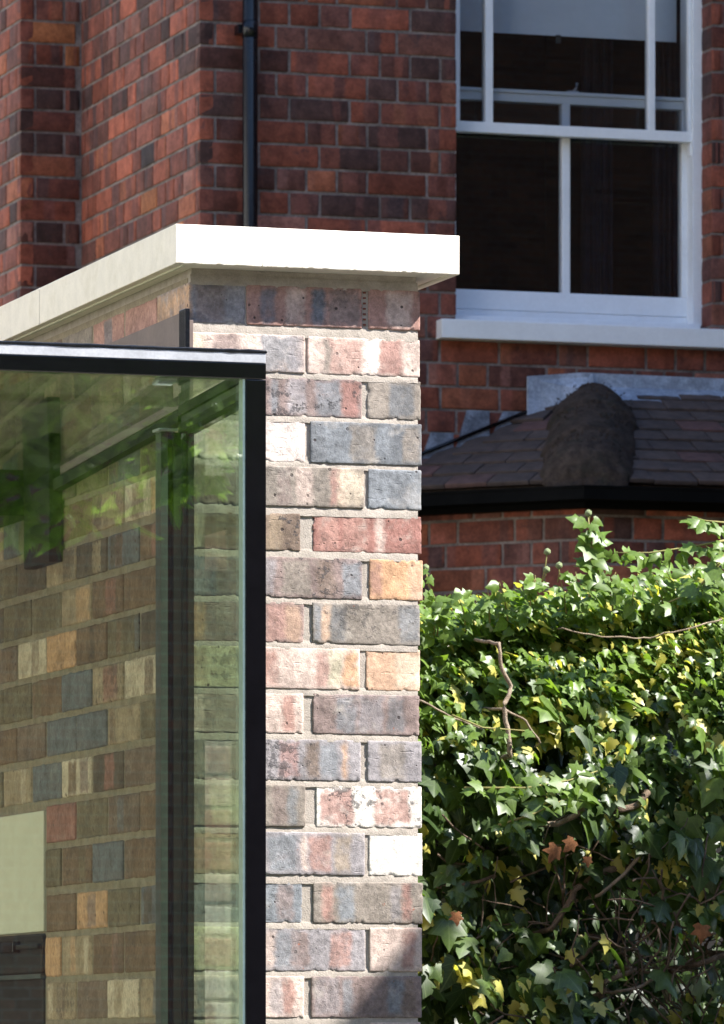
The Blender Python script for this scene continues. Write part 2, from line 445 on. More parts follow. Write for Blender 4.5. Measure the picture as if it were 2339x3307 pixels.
CY = [(935,1056),(1094,1207),(1228,1346),(1367,1494),(1516,1637),(1667,1780),(1807,1931),(1952,2076),(2098,2224),(2246,2368),
      (2394,2519),(2541,2668),(2693,2823),(2853,2978),(2999,3133),(3156,3283),(3305,3430),(3455,3580),(3605,3730),(3755,3880)]
CZ = [(onY(1150, a, 0).z, onY(1150, b, 0).z) for a, b in CY]
L, S1, S2, RR = 612, 983, 1003, 1357
SPEC = [
 [(612,790,'lilac',[(680,45,'mauve'),(613,6,'orange')],.2),(800,1167,'pink',[(866,22,'steel'),(955,32,'pale'),(1030,20,'steel'),(1110,48,'mauve')],.4),(1193,1357,'pink',[(1290,40,'pale')],.25)],
 [(612,983,'pale',[(730,40,'mauve'),(900,60,'blue'),(955,22,'lilac'),(640,20,'cream')],.2),(997,1357,'pale',[(1115,48,'pink'),(1200,22,'white'),(1262,36,'rose'),(1060,12,'taupe')],.25)],
 [(612,790,'lime',[(700,40,'taupe')],.2),(800,1167,'mauve',[(888,14,'blue'),(1062,38,'blue'),(1130,26,'rose'),(960,30,'lilac')],.8),(1190,1360,'taupe',[(1300,40,'slate')],.15)],
 [(612,984,(.62,.52,.475),[(700,30,'cream')],.12),(1005,1362,'slate',[(1170,44,'taupe'),(1245,24,'blue'),(1330,28,'taupe'),(1090,40,'blue')],.3)],
 [(612,790,'taupe',[(680,50,'brown')],.5),(800,1173,'taupe',[(985,25,'pale'),(1090,24,'pink'),(1130,38,'cream'),(920,22,'mauve')],.3),(1192,1361,'blue',[(1290,30,'slate')],.2)],
 [(612,968,'brown',[(720,60,'olive'),(885,25,'tan'),(640,20,'lime')],.9),(1014,1362,'rose',[(1066,30,'pink'),(1230,14,'pale'),(1150,40,'pink')],.35)],
 [(612,792,'slate',[(640,35,'lilac'),(740,40,'brown')],.5),(802,1168,'mauve',[(960,45,'taupe'),(1135,30,'blue'),(1050,26,'brown'),(870,20,'lilac')],.8),(1196,1366,'orange',[(1215,20,'pink'),(1345,22,'peach')],.15)],
 [(612,980,'mauve',[(890,30,'pink'),(945,28,'peach'),(700,55,'taupe'),(640,22,'orange')],.25),(1012,1357,'taupe',[(1028,12,'blue'),(1052,14,'peach'),(1095,24,'slate'),(1325,32,'blue')],.55)],
 [(612,794,'lime',[(640,25,'tan')],.6),(804,1160,'pale',[(870,30,'pink'),(1040,22,'pink'),(1083,22,'lime'),(1132,22,'orange')],.12),(1186,1358,'peach',[(1320,40,'cream')],.1)],
 [(612,978,'pale',[(930,20,'pink'),(720,60,'taupe')],.15),(1014,1355,'mauve',[(1120,32,'blue'),(1280,24,'slate'),(1200,40,'lilac')],.4)],
 [(612,794,'taupe',[(700,35,'slate')],.3),(804,1164,'lilac',[(935,30,'rose'),(1010,20,'brown'),(1113,8,'orange'),(1060,26,'blue')],.75),(1190,1362,'lilac',[(1270,40,'taupe')],.2)],
 [(612,984,'taupe',[(900,26,'mauve'),(940,12,'blue'),(730,50,'lime')],.25),(1025,1363,'white',[(1090,52,'rose'),(1268,58,'pink')],.8)],
 [(612,794,'tan',[(650,24,'pink'),(770,14,'olive')],.2),(804,1176,'lilac',[(910,45,'blue'),(1035,34,'pink'),(1105,24,'tan'),(985,10,'pale')],.25),(1196,1365,'white',[],.08)],
 [(612,974,'blue',[(920,26,'mauve'),(720,60,'slate'),(640,20,'lilac')],.3),(1014,1366,'taupe',[(1062,18,'pink'),(1120,26,'blue'),(1278,18,'lilac'),(1315,14,'rose')],.3)],
 [(612,794,'lime',[(700,60,'pale')],.4),(804,1178,'lilac',[(925,30,'blue'),(970,28,'mauve'),(1100,34,'pink'),(870,20,'pale')],.35),(1196,1363,'pale',[(1320,20,'pink')],.12)],
 [(612,980,'pale',[(900,30,'lilac'),(930,18,'pink'),(700,70,'slate')],.3),(1008,1362,'mauve',[(1125,14,'blue'),(1060,40,'lilac'),(1278,24,'blue'),(1320,20,'brown')],.25)],
]
for q in range(4):
    SPEC.append([(612,794,'taupe',[],.2),(804,1167,'lilac',[(930,30,'pink')],.3),(1193,1360,'pale',[],.2)] if q % 2 == 0 else [(612,984,'mauve',[(800,40,'blue')],.3),(1005,1360,'taupe',[(1180,30,'pink')],.3)])
for ci, row in enumerate(SPEC):
    zt, zb = CZ[ci]; zt += .0016; zb -= .0024; zm = (zt + zb) / 2; h = zt - zb
    for bi, (a, b, base, bands, speck) in enumerate(row):
        ym = (CY[ci][0] + CY[ci][1]) / 2
        xa, xb = onY(a, ym, 0).x, onY(b, ym, 0).x
        if a == 612: xa = 0.0
        if a != 612: xa -= .0015
        if b < 1340: xb += .0015
        wd = xb - xa
        deep = .215 if wd < .14 else .102
        sd = ci * 10 + bi
        vs, fs = lattice_box(wd, deep, h, .0020, max(4, int(wd / .0030)), 4, 22, .0006, sd, R_.randint(5, 12), 60, .0008)
        o = link('brick', pydata('brick', vs, fs, True), BRICK, wall)
        o.location = ((xa + xb) / 2, R_.uniform(-.0015, .0012), zm)
        o.rotation_euler = (R_.uniform(-.008, .008), R_.uniform(-.004, .004), R_.uniform(-.005, .005))
        cc = (a + b) / 2
        paint(o, base, [((p - cc) / (b - a) * wd, hw / (b - a) * wd, c) for p, hw, c in bands], speck, .55 if R_.random() < .5 else .25)
        child(o)
# mortar: core a few millimetres back, bed joints struck (deep above, flush below)
TOPZ = onY(1150, 912, 0).z
MY1 = 3.2
core = box('mortar_core', (.004, .0032, 1.25), (PX1 - .005, MY1, TOPZ), MORTAR, wall); child(core)
vs, fs = [], []
def bed(z_top, z_bot, seed, x0=.003, x1=PX1 - .004):
    nu, nv = 70, 4; b0 = len(vs)
    for j in range(nv + 1):
        for i in range(nu + 1):
            u, v = i / nu, j / nv
            x = x0 + (x1 - x0) * u
            z = z_bot + (z_top - z_bot) * v + (.0012 * noise.noise(Vector((x * 60, seed, 0))) if v in (0, 1) else 0)
            y = .0004 + .0030 * v ** 2.2 + .0010 * noise.noise(Vector((x * 45, z * 60, seed))) + .0006 * noise.noise(Vector((x * 200, z * 200, seed)))
            vs.append((x, y, z))
    for j in range(nv):
        for i in range(nu):
            fs.append((b0 + j*(nu+1)+i, b0 + j*(nu+1)+i+1, b0 + (j+1)*(nu+1)+i+1, b0 + (j+1)*(nu+1)+i))
for ci in range(len(CZ) - 1):
    bed(CZ[ci][1] + .003, CZ[ci + 1][0] - .002, ci * 3.3)
bed(TOPZ + .004, CZ[0][0] - .002, 91.0)
child(link('bed_joint', pydata('bed_joint', vs, fs, True), MORTAR, wall))
# weep vent between the two top bricks
vx0, vx1 = onY(1169, 995, 0).x, onY(1191, 995, 0).x
wv = box('weep_vent', (vx0, .006, CZ[0][1]), (vx1, .03, CZ[0][0]), BLACK, wall); child(wv)
for q in range(7):
    zz = CZ[0][1] + (CZ[0][0] - CZ[0][1]) * (q + .5) / 7
    box('vent_fin', (vx0 + .003, .001, zz - .0016), (vx1 - .005, .0055, zz + .0016), PLASTIC, wv)

# side face of the wall, looking into the glass room
YL = onX(147, 2800, 0).y                        # edge of the opening with the cream lintel
ZL = onX(147, 2611, 0).z
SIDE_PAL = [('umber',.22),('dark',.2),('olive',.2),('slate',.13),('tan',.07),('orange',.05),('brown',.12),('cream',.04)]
def pick(pal):
    r = R_.random(); s = 0
    for c, p in pal:
        s += p
        if r < s: return c
    return pal[0][0]
variants = []
for q in range(8):
    vs, fs = lattice_box(.222, .05, .0725, .0045, 12, 1, 5, .0014, 500 + q, 3, 45, .002)
    m = pydata('side_brick', vs, fs, True); m.materials.append(BRICK); variants.append(m)
SIDE_FIX = {}                                  # a few bricks one can recognise: (row, nearest px) -> colour
for px, py, base, bands in ((265,1955,'tan',[(.05,.05,'orange')]),(205,2110,'orange',[]),(470,2200,'cream',[(.06,.03,'brown')]),(365,2235,'tan',[(.02,.05,'rose')]),
        (262,2515,'cream',[(-.03,.03,'umber'),(.06,.03,'mauve')]),(215,2660,'rose',[]),(40,2540,'tan',[(.05,.02,'cream')]),(310,2925,'orange',[(0,.03,'mauve')]),
        (260,3080,'tan',[(-.03,.02,'orange'),(.07,.02,'cream')]),(430,3215,'cream',[(-.03,.03,'tan')]),(200,3235,'tan',[(.0,.03,'brown'),(-.08,.02,'cream')]),
        (330,3230,'brown',[]),(165,3070,'orange',[]),(460,1610,'cream',[(-.02,.04,'umber'),(.09,.015,'orange')]),(470,1740,'umber',[(0,.03,'rose')]),
        (580,955,'orange',[]),(490,985,'pink',[(.05,.05,'taupe')]),(400,1050,'rose',[(.02,.02,'pale')]),(330,1060,'pink',[(.0,.03,'slate')]),(250,1080,'taupe',[])):
    SIDE_FIX[(px, py)] = (base, bands)
nside = 0
for ci in range(19):
    zt, zb = CZ[ci]; h = zt - zb
    y = .226 if ci % 2 == 0 else .113
    while y < 1.75:
        L_ = .222; y1 = y + L_
        if zb < ZL - .012 and y1 > YL:
            if zt > ZL + .02: pass
            y1 = YL - .004
        if y1 - y < .03: break
        ym = (y + y1) / 2; zm = (zt + zb) / 2
        px, py = proj(Vector((0, ym, zm)))
        if px < -70: break
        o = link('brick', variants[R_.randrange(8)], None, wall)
        o.location = (R_.uniform(-.0015, .001), ym, zm)
        o.rotation_euler = (0, 0, -PI / 2)
        o.scale = ((y1 - y) / .222, 1, h / .0725)
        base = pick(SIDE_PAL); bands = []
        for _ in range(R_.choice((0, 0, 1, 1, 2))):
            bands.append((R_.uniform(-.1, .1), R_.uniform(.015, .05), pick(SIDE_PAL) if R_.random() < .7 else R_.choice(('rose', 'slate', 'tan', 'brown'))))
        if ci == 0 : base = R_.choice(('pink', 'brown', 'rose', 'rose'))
        best = None
        for (fx, fy), v in SIDE_FIX.items():
            dd = abs(fx - px) / 55 + abs(fy - py) / 70
            if dd < .8 and (best is None or dd < best[0]): best = (dd, v)
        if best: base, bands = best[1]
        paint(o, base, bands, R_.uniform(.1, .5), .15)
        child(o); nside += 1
        y += L_ + .011
child(box('mortar_skin', (.0028, .02, 1.25), (.0039, 1.84, TOPZ - .001), MORTAR_S, wall))
# plain brickwork carrying on outside the picture
child(box('brickwork', (-.001, 1.85, 1.2), (PX1 + .001, 7.5, TOPZ), FARBUFF, wall))
child(box('brickwork', (.001, .002, 0), (PX1 - .001, 7.5, 1.25), FARBUFF, wall))
# cream lintel and dark window in the side face
zl0 = onX(100, 3012, 0).z
child(box('stone_lintel', (-.004, YL + .002, zl0), (.1, 2.6, ZL - .004), PLASTER, wall, .003))
wn = box('dark_window', (-.002, YL + .01, 1.0), (.06, 2.6, zl0 - .004), DARKROOM, wall); child(wn)
zfr = onX(60, 3165, 0).z
box('window_frame', (-.006, YL + .006, zfr + .012), (.04, 2.55, zl0 - .006), BLACKM, wn, .003)
box('frame_lip', (-.016, YL + .006, zl0 - .034), (-.0065, 2.55, zl0 - .024), BLACKM, wn, .002)
box('frame_lip', (-.009, YL + .006, zfr), (.03, 2.55, zfr + .010), GREYF, wn, .002)
box('catch', (-.022, onX(75, 3110, 0).y, zfr + .055), (-.0065, onX(15, 3110, 0).y, zfr + .078), BLACK, wn, .002)

# coping
CF = -.05
c_top = onY(567, 722, CF).z; c_bot = onY(567, 850, CF).z
cx0 = onY(567, 800, CF).x; cx1 = onY(1485, 800, CF).x
yj = onX(127, 1010, cx0).y
def coping_stone(y0, y1, seed, rough_front):
    w_, d_, h_ = cx1 - cx0, y1 - y0, c_top - c_bot
    vs, fs = lattice_box(w_, d_, h_, .0016, 220, 40, 8, .0003, seed, 0, 30, .0)
    rng = random.Random(seed)
    chips = [(rng.uniform(-w_/2, w_/2), rng.uniform(.002, .011), rng.uniform(.0005, .0018)) for _ in range(16)]
    out = []
    for v in vs:
        if v.z < -h_/2 + .003 and v.y < .003 and rough_front:
            dz = .0006 * (noise.noise(Vector((v.x * 40, seed, 0))) + noise.noise(Vector((v.x * 300, seed, 0))) + .5)
            for cxp, cr, dp in chips:
                t = abs(v.x - cxp) / cr
                if t < 1: dz = max(dz, dp * (1 - t * t))
            v = v + Vector((0, dz * .5, max(0, dz)))
        out.append(v)
    o = link('coping_stone', pydata('coping_stone', out, fs, False), STONE, wall)
    o.location = ((cx0 + cx1) / 2, y0, (c_top + c_bot) / 2); child(o)
    return o
coping_stone(CF, yj - .002, 3, True)
coping_stone(yj + .002, yj + 1.1, 4, False)
coping_stone(yj + 1.104, yj + 3.0, 5, False)
child(box('coping_joint', (cx0 + .002, yj - .0025, c_bot + .002), (cx1 - .002, yj + .0025, c_top - .002), MORTAR, wall))
# mortar bed and drip bead below the coping
child(box('coping_bed', (.006, .006, TOPZ - .002), (PX1 - .006, 4.0, c_bot + .001), MORTAR, wall))
child(box('drip_bead', (cx0 + .016, CF + .016, c_bot - .003), (cx0 + .024, 3.0, c_bot + .002), PLASTER, wall, .002))
child(box('drip_bead', (cx1 - .024, CF + .016, c_bot - .003), (cx1 - .016, 3.0, c_bot + .002), PLASTER, wall, .002))

# ================================================================== GLASS ROOM
GY = None
gcorner = None
# front corner stands on the wall's side plane, seen at column 860
X_G = -.002
GYp = onX(860, 1500, X_G); GY = GYp.y
gr = empty('glass_box', (-1.2, GY, 0))
tag(gr, 'black edged glass box in front of the brick wall, reflecting leaves', 'glass box')
GOFF = Vector((1.2, -GY, 0))
def gch(o): o.location = o.location + GOFF; return o
FP = GY                                            # front plane
def zf(px, py): return onY(px, py, FP).z
def xf(px, py=1500): return onY(px, py, FP).x
zt_cap = zf(860, 1131); zt_tr = zf(860, 1142); zt_fr = zf(860, 1174); zt_gl = zf(800, 1223)
xl = -2.6
xr = xf(860)
xin = xf(795)
# front pane and its black borders
gch(box('glass_pane', (xl + .05, FP + .006, .25), (xin + .004, FP + .026, zt_gl + .004), GLASS, gr))
gch(box('black_border', (xl, FP, zt_gl), (xr, FP + .032, zt_fr), BLACK, gr, .0015))
gch(box('black_border', (xin, FP, .2), (xr, FP + .032, zt_gl - .001), BLACK, gr, .0015))
gch(box('black_border', (xl, FP, .2), (xl + .06, FP + .032, zt_gl - .001), BLACK, gr, .0015))
gch(box('black_border', (xl + .06, FP, .2), (xin, FP + .032, .26), BLACK, gr, .0015))
gch(box('glass_edge', (xin - .0045, FP + .004, .26), (xin - .0006, FP + .03, zt_gl - .0005), EDGEG, gr))
gch(box('silver_trim', (xl, FP - .001, zt_fr + .0005), (xr - .001, FP + .03, zt_tr), SILVER, gr, .001))
def captop(u, v):
    x = xl + (xr + .0015 - xl) * u
    return (x, 0, 0)
vs, fs = lattice_box(xr + .0015 - xl, .06, zt_cap - zt_tr - .0005, .002, 160, 2, 1, .0006, 77, 0, 40, .0012)
o = link('dirty_cap_edge', pydata('dirty_cap_edge', vs, fs, True), PIPE, gr)
o.location = ((xl + xr + .0015) / 2, FP - .003, (zt_cap + zt_tr) / 2); gch(o)
# roof pane falling back to the house and the side pane back to the pier
DROP = .052
def zroof(y): return zt_tr - .004 - (y - FP) * DROP
yb = 2.2
gch(prism('roof_pane', [(xl, FP + .06, zroof(FP + .06)), (xr - .03, FP + .06, zroof(FP + .06)), (xr - .03, -.02, zroof(-.02)), (xl, -.02, zroof(-.02))], (0, 0, -.018), GLASS, gr))
gch(prism('roof_pane', [(xl, -.018, zroof(-.018)), (-.05, -.018, zroof(-.018)), (-.05, yb, zroof(yb)), (xl, yb, zroof(yb))], (0, 0, -.018), GLASS, gr))
side_in, side_out = X_G - .022, X_G - .003
gch(prism('glass_pane', [(side_in, FP + .034, .25), (side_in, -.045, .25), (side_in, -.045, zroof(-.045) - .06), (side_in, FP + .034, zroof(FP + .03) - .06)], (side_out - side_in, 0, 0), GLASS2, gr))
# top rail of the side pane, three stepped profiles, carried on as ledger along the wall
for k_, (xa, xb_, t0, t1, mt) in enumerate(((-.034, -.001, .020, .038, BLACKM), (-.028, -.003, .0385, .054, GREYF), (-.034, -.001, .0545, .070, BLACKM))):
    gch(prism('stepped_rail', [(xa, FP + .034, zroof(FP + .034) - t0), (xa, -.046, zroof(-.046) - t0), (xa, -.046, zroof(-.046) - t1), (xa, FP + .034, zroof(FP + .034) - t1)], (xb_ - xa, 0, 0), mt, gr))
gch(prism('ledger', [(-.022, -.0, zroof(0) - .02), (-.022, yb, zroof(yb) - .02), (-.022, yb, zroof(yb) - .042), (-.022, 0, zroof(0) - .042)], (.0195, 0, 0), DARKROOM, gr))
# rear post against the pier corner
zp = zroof(-.02) - .066
xp0 = onY(520, 2000, -.045).x
xs = [xp0 + (-.0015 - xp0) * t for t in (0, .22, .38, .62, .8, 1.0)]
for q, (dy, mt) in enumerate(((.0, GREYF), (.008, BLACK), (.004, BLACKM), (.010, GREYF), (.002, BLACKM))):
    gch(box('black_post', (xs[q] + .0004, -.043 + dy, .2), (xs[q + 1] - .0004, -.006, zp), mt, gr, .001))
gch(box('post_cap', (xp0 - .006, -.05, zp + .001), (onY(575, 1280, -.05).x, -.008, zp + .006), SILVER, gr, .001))
# lead flashing on the wall above the glass roof and metal upright at the corner
z5 = onX(585, 1012, -.004).z
gch(prism('lead_flashing', [(-.0075, .02, z5), (-.0075, 1.7, z5 - .004), (-.0075, 1.7, zroof(1.7) - .01), (-.0075, .02, zroof(.02) - .01)], (.0045, 0, 0), LEADM, gr))
gch(box('flashing_upright', (-.011, -.012, zroof(0) - .03), (-.002, .03, onX(600, 1003, 0).z), PIPE, gr, .001))
gch(box('flashing_strip', (-.002, -.0055, zroof(0) - .03), (onY(622, 1050, 0).x, -.0025, onY(612, 1034, 0).z), LEADM, gr, .001))
# black wall box inside the room
bx = empty('wall_cabinet', (-.1, onX(150, 1600, 0).y, 0))
tag(bx, 'black box fixed to the brick inside the glass, behind leaf reflections', 'cabinet')
ya, yb_ = onX(190, 1700, -.01).y, onX(115, 1700, -.01).y
bo = Vector((.1, -onX(150, 1600, 0).y, 0))
for nm, a, b in (('mounting_panel', (-.03, ya, onX(190, 1815, -.01).z), (-.003, yb_ + .02, onX(150, 1420, 0).z)), ('body', (-.5, yb_ + .021, onX(115, 1664, -.01).z), (-.003, yb_ + .35, onX(150, 1440, 0).z))):
    o = box(nm, a, b, BLACKM, bx, .003); o.location = bo

# sunlit brick return at the far side of the room, mirrored in the side pane
fw = empty('brick_pier', (-1.37, 4.6, 0))
tag(fw, 'sunny brick pier seen only as a pale reflection in the side glass', 'pier')
box('pier_core', (-.115, 0.004, 0), (.115, .34, 2.44), MORTAR, fw)
for r in range(14):
    for q in range(1):
        o = link('brick', variants[(r + q) % 8], None, fw); o.location = (0, 0, 2.39 - r * .084)
        paint(o, R_.choice(('pale', 'white', 'pale', 'pink')), [(R_.uniform(-.08, .08), .03, 'pink')], .1, .2)

child(box('brick_return', (-5, 7.51, 0), (PX1, 7.75, TOPZ + 1.3), DARKROOM, wall))  # unseen dark wall added to block sky mirrored in the side pane
# ================================================================== RED BRICK HOUSE
DH = 21.7
Ph = CAM + ray(645, 500) * DH
YH, XC = Ph.y, Ph.x                               # main facade plane and its left corner
house = empty('red_brick_house', (XC, YH, 0))
tag(house, 'shaded red brick house with white sash window and tiled bay', 'house')
HOFF = Vector((-XC, -YH, 0))
def hch(o): o.location = o.location + HOFF; return o
PITCH = .0833
ZJ = onY(833, 384, YH).z
RPAL = [((.225,.072,.048),.28),((.165,.060,.047),.24),((.115,.050,.043),.20),((.075,.042,.040),.12),((.245,.088,.052),.06),((.21,.095,.078),.07),((.33,.13,.06),.015),((.05,.038,.042),.015)]
def rpick():
    r = R_.random(); s = 0
    for c, p in RPAL:
        s += p
        if r < s: return c
    return RPAL[0][0]
def simple_brick(name, w_, h_, q):
    vs, fs = lattice_box(w_, .05, h_, .004, 3, 1, 2, .0016, 900 + q, 0, 40, .0015)
    m = pydata(name, vs, fs, True); m.materials.append(REDB); return m
RS = [simple_brick('red_stretcher', .212, .073, q) for q in range(5)]
RH = [simple_brick('red_header', .102, .073, 20 + q) for q in range(5)]
count_house = [0]
def lay(parent, origin, rotz, u0, u1, zlo, zhi, off=Vector((0, 0, 0)), phase=0, cut=None, hide=None, bond='flemish', tone=1.0, warm=1.0):
    """bricks on a wall face: origin + u*dir, each brick an object of its own"""
    dr = Vector((math.cos(rotz), math.sin(rotz), 0))
    k0 = math.ceil((zlo - ZJ) / PITCH) - 1; k1 = math.floor((zhi - ZJ) / PITCH) + 1
    for k in range(k0, k1):
        zb = ZJ + k * PITCH + .005; zt = ZJ + (k + 1) * PITCH - .005; zm = (zb + zt) / 2
        if zm < zlo or zm > zhi: continue
        u = u0 - (.16 if (k + phase) % 2 else 0.0); head = False
        if bond == 'header': u = u0 - (.055 if (k + phase) % 2 else 0)
        while u < u1:
            w_ = .102 if head else .212
            if bond == 'header': w_ = .160
            a, b = u, u + w_
            u = b + .0105
            if bond == 'flemish': head = R_.random() < (.45 if head else .68)
            a2, b2 = max(a, u0), min(b, u1)
            if cut:
                for c0, c1, cz0, cz1 in cut:
                    if cz0 < zm < cz1:
                        if c0 < a2 < c1: a2 = c1
                        if c0 < b2 < c1: b2 = c0
            if b2 - a2 < .025: continue
            P = Vector(origin) + dr * ((a2 + b2) / 2); P.z = zm
            px, py = proj(P)
            if px < -45 or px > 2400 or py < -45 or py > 3400: continue
            if hide and hide(px, py): continue
            src = RH if (w_ < .15) else RS
            o = link('brick', src[R_.randrange(5)], None, parent)
            o.location = P + off + HOFF * 0
            o.rotation_euler = (R_.uniform(-.006, .006), R_.uniform(-.006, .006), rotz + R_.uniform(-.006, .006))
            o.scale = ((b2 - a2) / (.102 if w_ < .15 else .212), 1, 1)
            f_ = R_.uniform(.85, 1.15) * tone; c_ = rpick(); f_ *= R_.choice((.7, .9, 1, 1, 1.15, 1.35)); base = (c_[0] * .92 * f_ * warm, c_[1] * .84 * f_ * (1 + (warm - 1) * .6), c_[2] * .76 * f_)
            bands = []
            for _ in range(R_.choice((0, 1, 1, 2))):
                bands.append((R_.uniform(-w_/2, w_/2), R_.uniform(.012, .04), rpick()))
            paint(o, base, bands, .2, R_.choice((.2, .5, .9)), None, 2)
            count_house[0] += 1

ZG, ZT = 0.0, 12.0
# window opening in the facade
xo0, xo1 = onY(1475, 500, YH).x, onY(2300, 500, YH).x
z_sill_b = onY(1430, 1090, YH - .06).z; z_sill_t = onY(1430, 1028, YH - .06).z
hz = z_sill_t - .01
# facade core in pieces round the opening
def wallpart(name, a, b, mat):
    return hch(box(name, a, b, mat, house))
facade = empty('facade', (0, 0, 0)); facade.parent = house
def fch(o): o.location = o.location + HOFF; o.parent = facade; return o
XR_END = xo1 + 2.3
YC = YH + .0045
zA = (CAM + ray(0, -150) * 25.5).z                 # above this the brickwork is outside the picture
WIN_T = zA + .6
for nm, a, b, mt in (('mortar', (XC + .004, YC, 2.0), (xo0 - .003, YH + .3, zA), MORTAR_H),
                     ('mortar', (xo0 - .003, YC, 2.0), (xo1 + .003, YH + .3, z_sill_t - .012), MORTAR_H),
                     ('mortar', (xo1 + .003, YC, 2.0), (xo1 + .5, YH + .3, zA), MORTAR_H),
                     ('brickwork', (XC, YH, WIN_T), (XR_END, YH + .3, ZT), FARBRICK),
                     ('brickwork', (XC, YH, zA), (xo0 - .003, YH + .3, WIN_T), FARBRICK),
                     ('brickwork', (xo1 + .003, YH, zA), (XR_END, YH + .3, WIN_T), FARBRICK),
                     ('brickwork', (xo1 + .5, YH, 2.0), (XR_END, YH + .3, zA), FARBRICK),
                     ('brickwork', (XC, YH, 0), (XR_END, YH + .3, 2.0), FARBRICK)):
    fch(box(nm, a, b, mt))
def hideA(px, py):
    return (560 < px < 1250 and py > 800) or (px < 600 and py > 1010 - .487 * px + 60) or py > 1700 or (px <= 1250 and py > 1560)
lay(facade, (0, YH, 0), 0, XC, xo1 + .45, 3.0, zA - .02, HOFF, 0, [(xo0 - .001, xo1 + .001, hz - .03, 99)], hideA)
# right reveal of the window (faces left)
lay(facade, (xo1, YH, 0), PI / 2 - PI, 0, 0, 0, 0)
def lay_reveal():
    k0 = math.ceil((hz - ZJ) / PITCH); k1 = math.floor((zA - ZJ) / PITCH)
    for k in range(k0, k1):
        zm = ZJ + (k + .5) * PITCH
        o = link('brick', RH[k % 5], None, facade); o.location = Vector((xo1, YH + .055, zm)) + HOFF; o.rotation_euler = (0, 0, -PI / 2)
        paint(o, rpick(), [], .2, .4, None, 2)
lay_reveal()

# stepped left part: return wall facing left, second face, second return
yA2 = onX(262, 500, XC).y
xB2 = onY(66, 500, yA2).x
left = empty('stepped_return', (0, 0, 0)); left.parent = house
def lch(o): o.location = o.location + HOFF; o.parent = left; return o
def hideB(px, py): return py > 1010 - .487 * px + 50 or (px > 567 and py > 760)
lch(box('mortar', (XC + .0045, YH + .01, 2.0), (XC + .3, yA2 + .2, zA), MORTAR_H))
lch(box('mortar', (xB2 + .004, yA2 + .0045, 2.0), (XC + .1, yA2 + .3, zA), MORTAR_H))
lch(box('mortar', (xB2 + .0045, yA2 + .01, 2.0), (xB2 + .3, yA2 + 1.5, zA), MORTAR_H))
for a, b in (((XC, YH + .002, zA), (XC + .3, yA2, ZT)), ((xB2, yA2, zA), (XC, yA2 + .3, ZT)), ((xB2 + .001, yA2 + .301, zA), (xB2 + .3, yA2 + 4, ZT)), ((xB2, yA2 + 1.51, 0), (xB2 + .3, yA2 + 4, zA - .002)),
             ((XC, YH + .002, 0), (XC + .3, yA2, 2.0)), ((xB2, yA2, 0), (XC, yA2 + .3, 2.0))):
    lch(box('brickwork', a, b, FARBRICK))
lay(left, (XC, 0, 0), PI / 2, YH + .0, yA2 - .004, 3.0, zA - .02, HOFF, 1, None, hideB, tone=1.2, warm=1.04)  # tone and warm paint this face's brighter light into the brick colour
for o in [c for c in left.children if c.name.startswith('brick')]:
    o.rotation_euler.z = -PI / 2
lay(left, (0, yA2, 0), 0, xB2, XC - .006, 3.0, zA - .02, HOFF, 0, None, hideB, tone=.85)  # darker tone stands in for the weaker light on this face
n0 = set(left.children)
lay(left, (xB2, 0, 0), PI / 2, yA2, yA2 + 1.4, 3.0, zA - .02, HOFF, 1, None, hideB, tone=1.2, warm=1.04)  # bricks lightened in colour again for the light on this return
for o in [c for c in left.children if c not in n0]: o.rotation_euler.z = -PI / 2

# downpipe
pp = onY(808, 400, YH - .075)
dp = empty('downpipe', (0, 0, 0)); dp.parent = house
o = tube('pipe', [(pp.x, pp.y, 2.0), (pp.x, pp.y, 4.0), (pp.x, pp.y, 8.5)], .027, PIPE, dp, 20); o.location = HOFF
zc = onY(808, 95, YH - .07).z
for z in (zc, zc - 1.5):
    o = tube('pipe_collar', [(pp.x, pp.y, z - .03), (pp.x, pp.y, z + .03)], .0285, PIPE, dp, 20); o.location = HOFF
    o = box('pipe_bracket', (pp.x - .036, pp.y + .02, z - .012), (pp.x + .03, YH - .002, z + .02), PIPE, dp); o.location = HOFF

# ---- sash window
sw = empty('sash_window', (0, 0, 0)); sw.parent = house
def wch(name, a, b, mat, bev=.002):
    o = box(name, a, b, mat, sw, bev); o.location = HOFF; return o
YF = YH + .105                                     # box frame front
YU = YF + .012; YLs = YU + .047                     # upper (outer) and lower (inner) sash planes
def wz(px, py, Y): return onY(px, py, Y).z
def wx(px, Y, py=500): return onY(px, py, Y).x
xfr1 = wx(2276, YF); xfr0 = wx(1412, YF)
z_fs = wz(1475, 1003, YF)
ZWT = zA + .55
wch('frame', (xfr1 - .045, YF, z_fs - .02), (xfr1, YF + .13, ZWT), WHITE)
wch('frame', (xfr0, YF, z_fs - .02), (xfr0 + .045, YF + .13, ZWT), WHITE)
wch('frame', (xfr0, YF + .001, ZWT + .001), (xfr1, YF + .13, ZWT + .08), WHITE)
wch('frame_sill', (xo0 + .004, YH + .055, z_sill_t - .004), (xo1 - .022, YLs - .001, z_fs - .021), WHITE)
wch('window_board', (xo0 - .02, YLs - .0005, z_fs - .06), (xo1 + .02, YF + .13, wz(1475, 997, YLs)), WHITE)
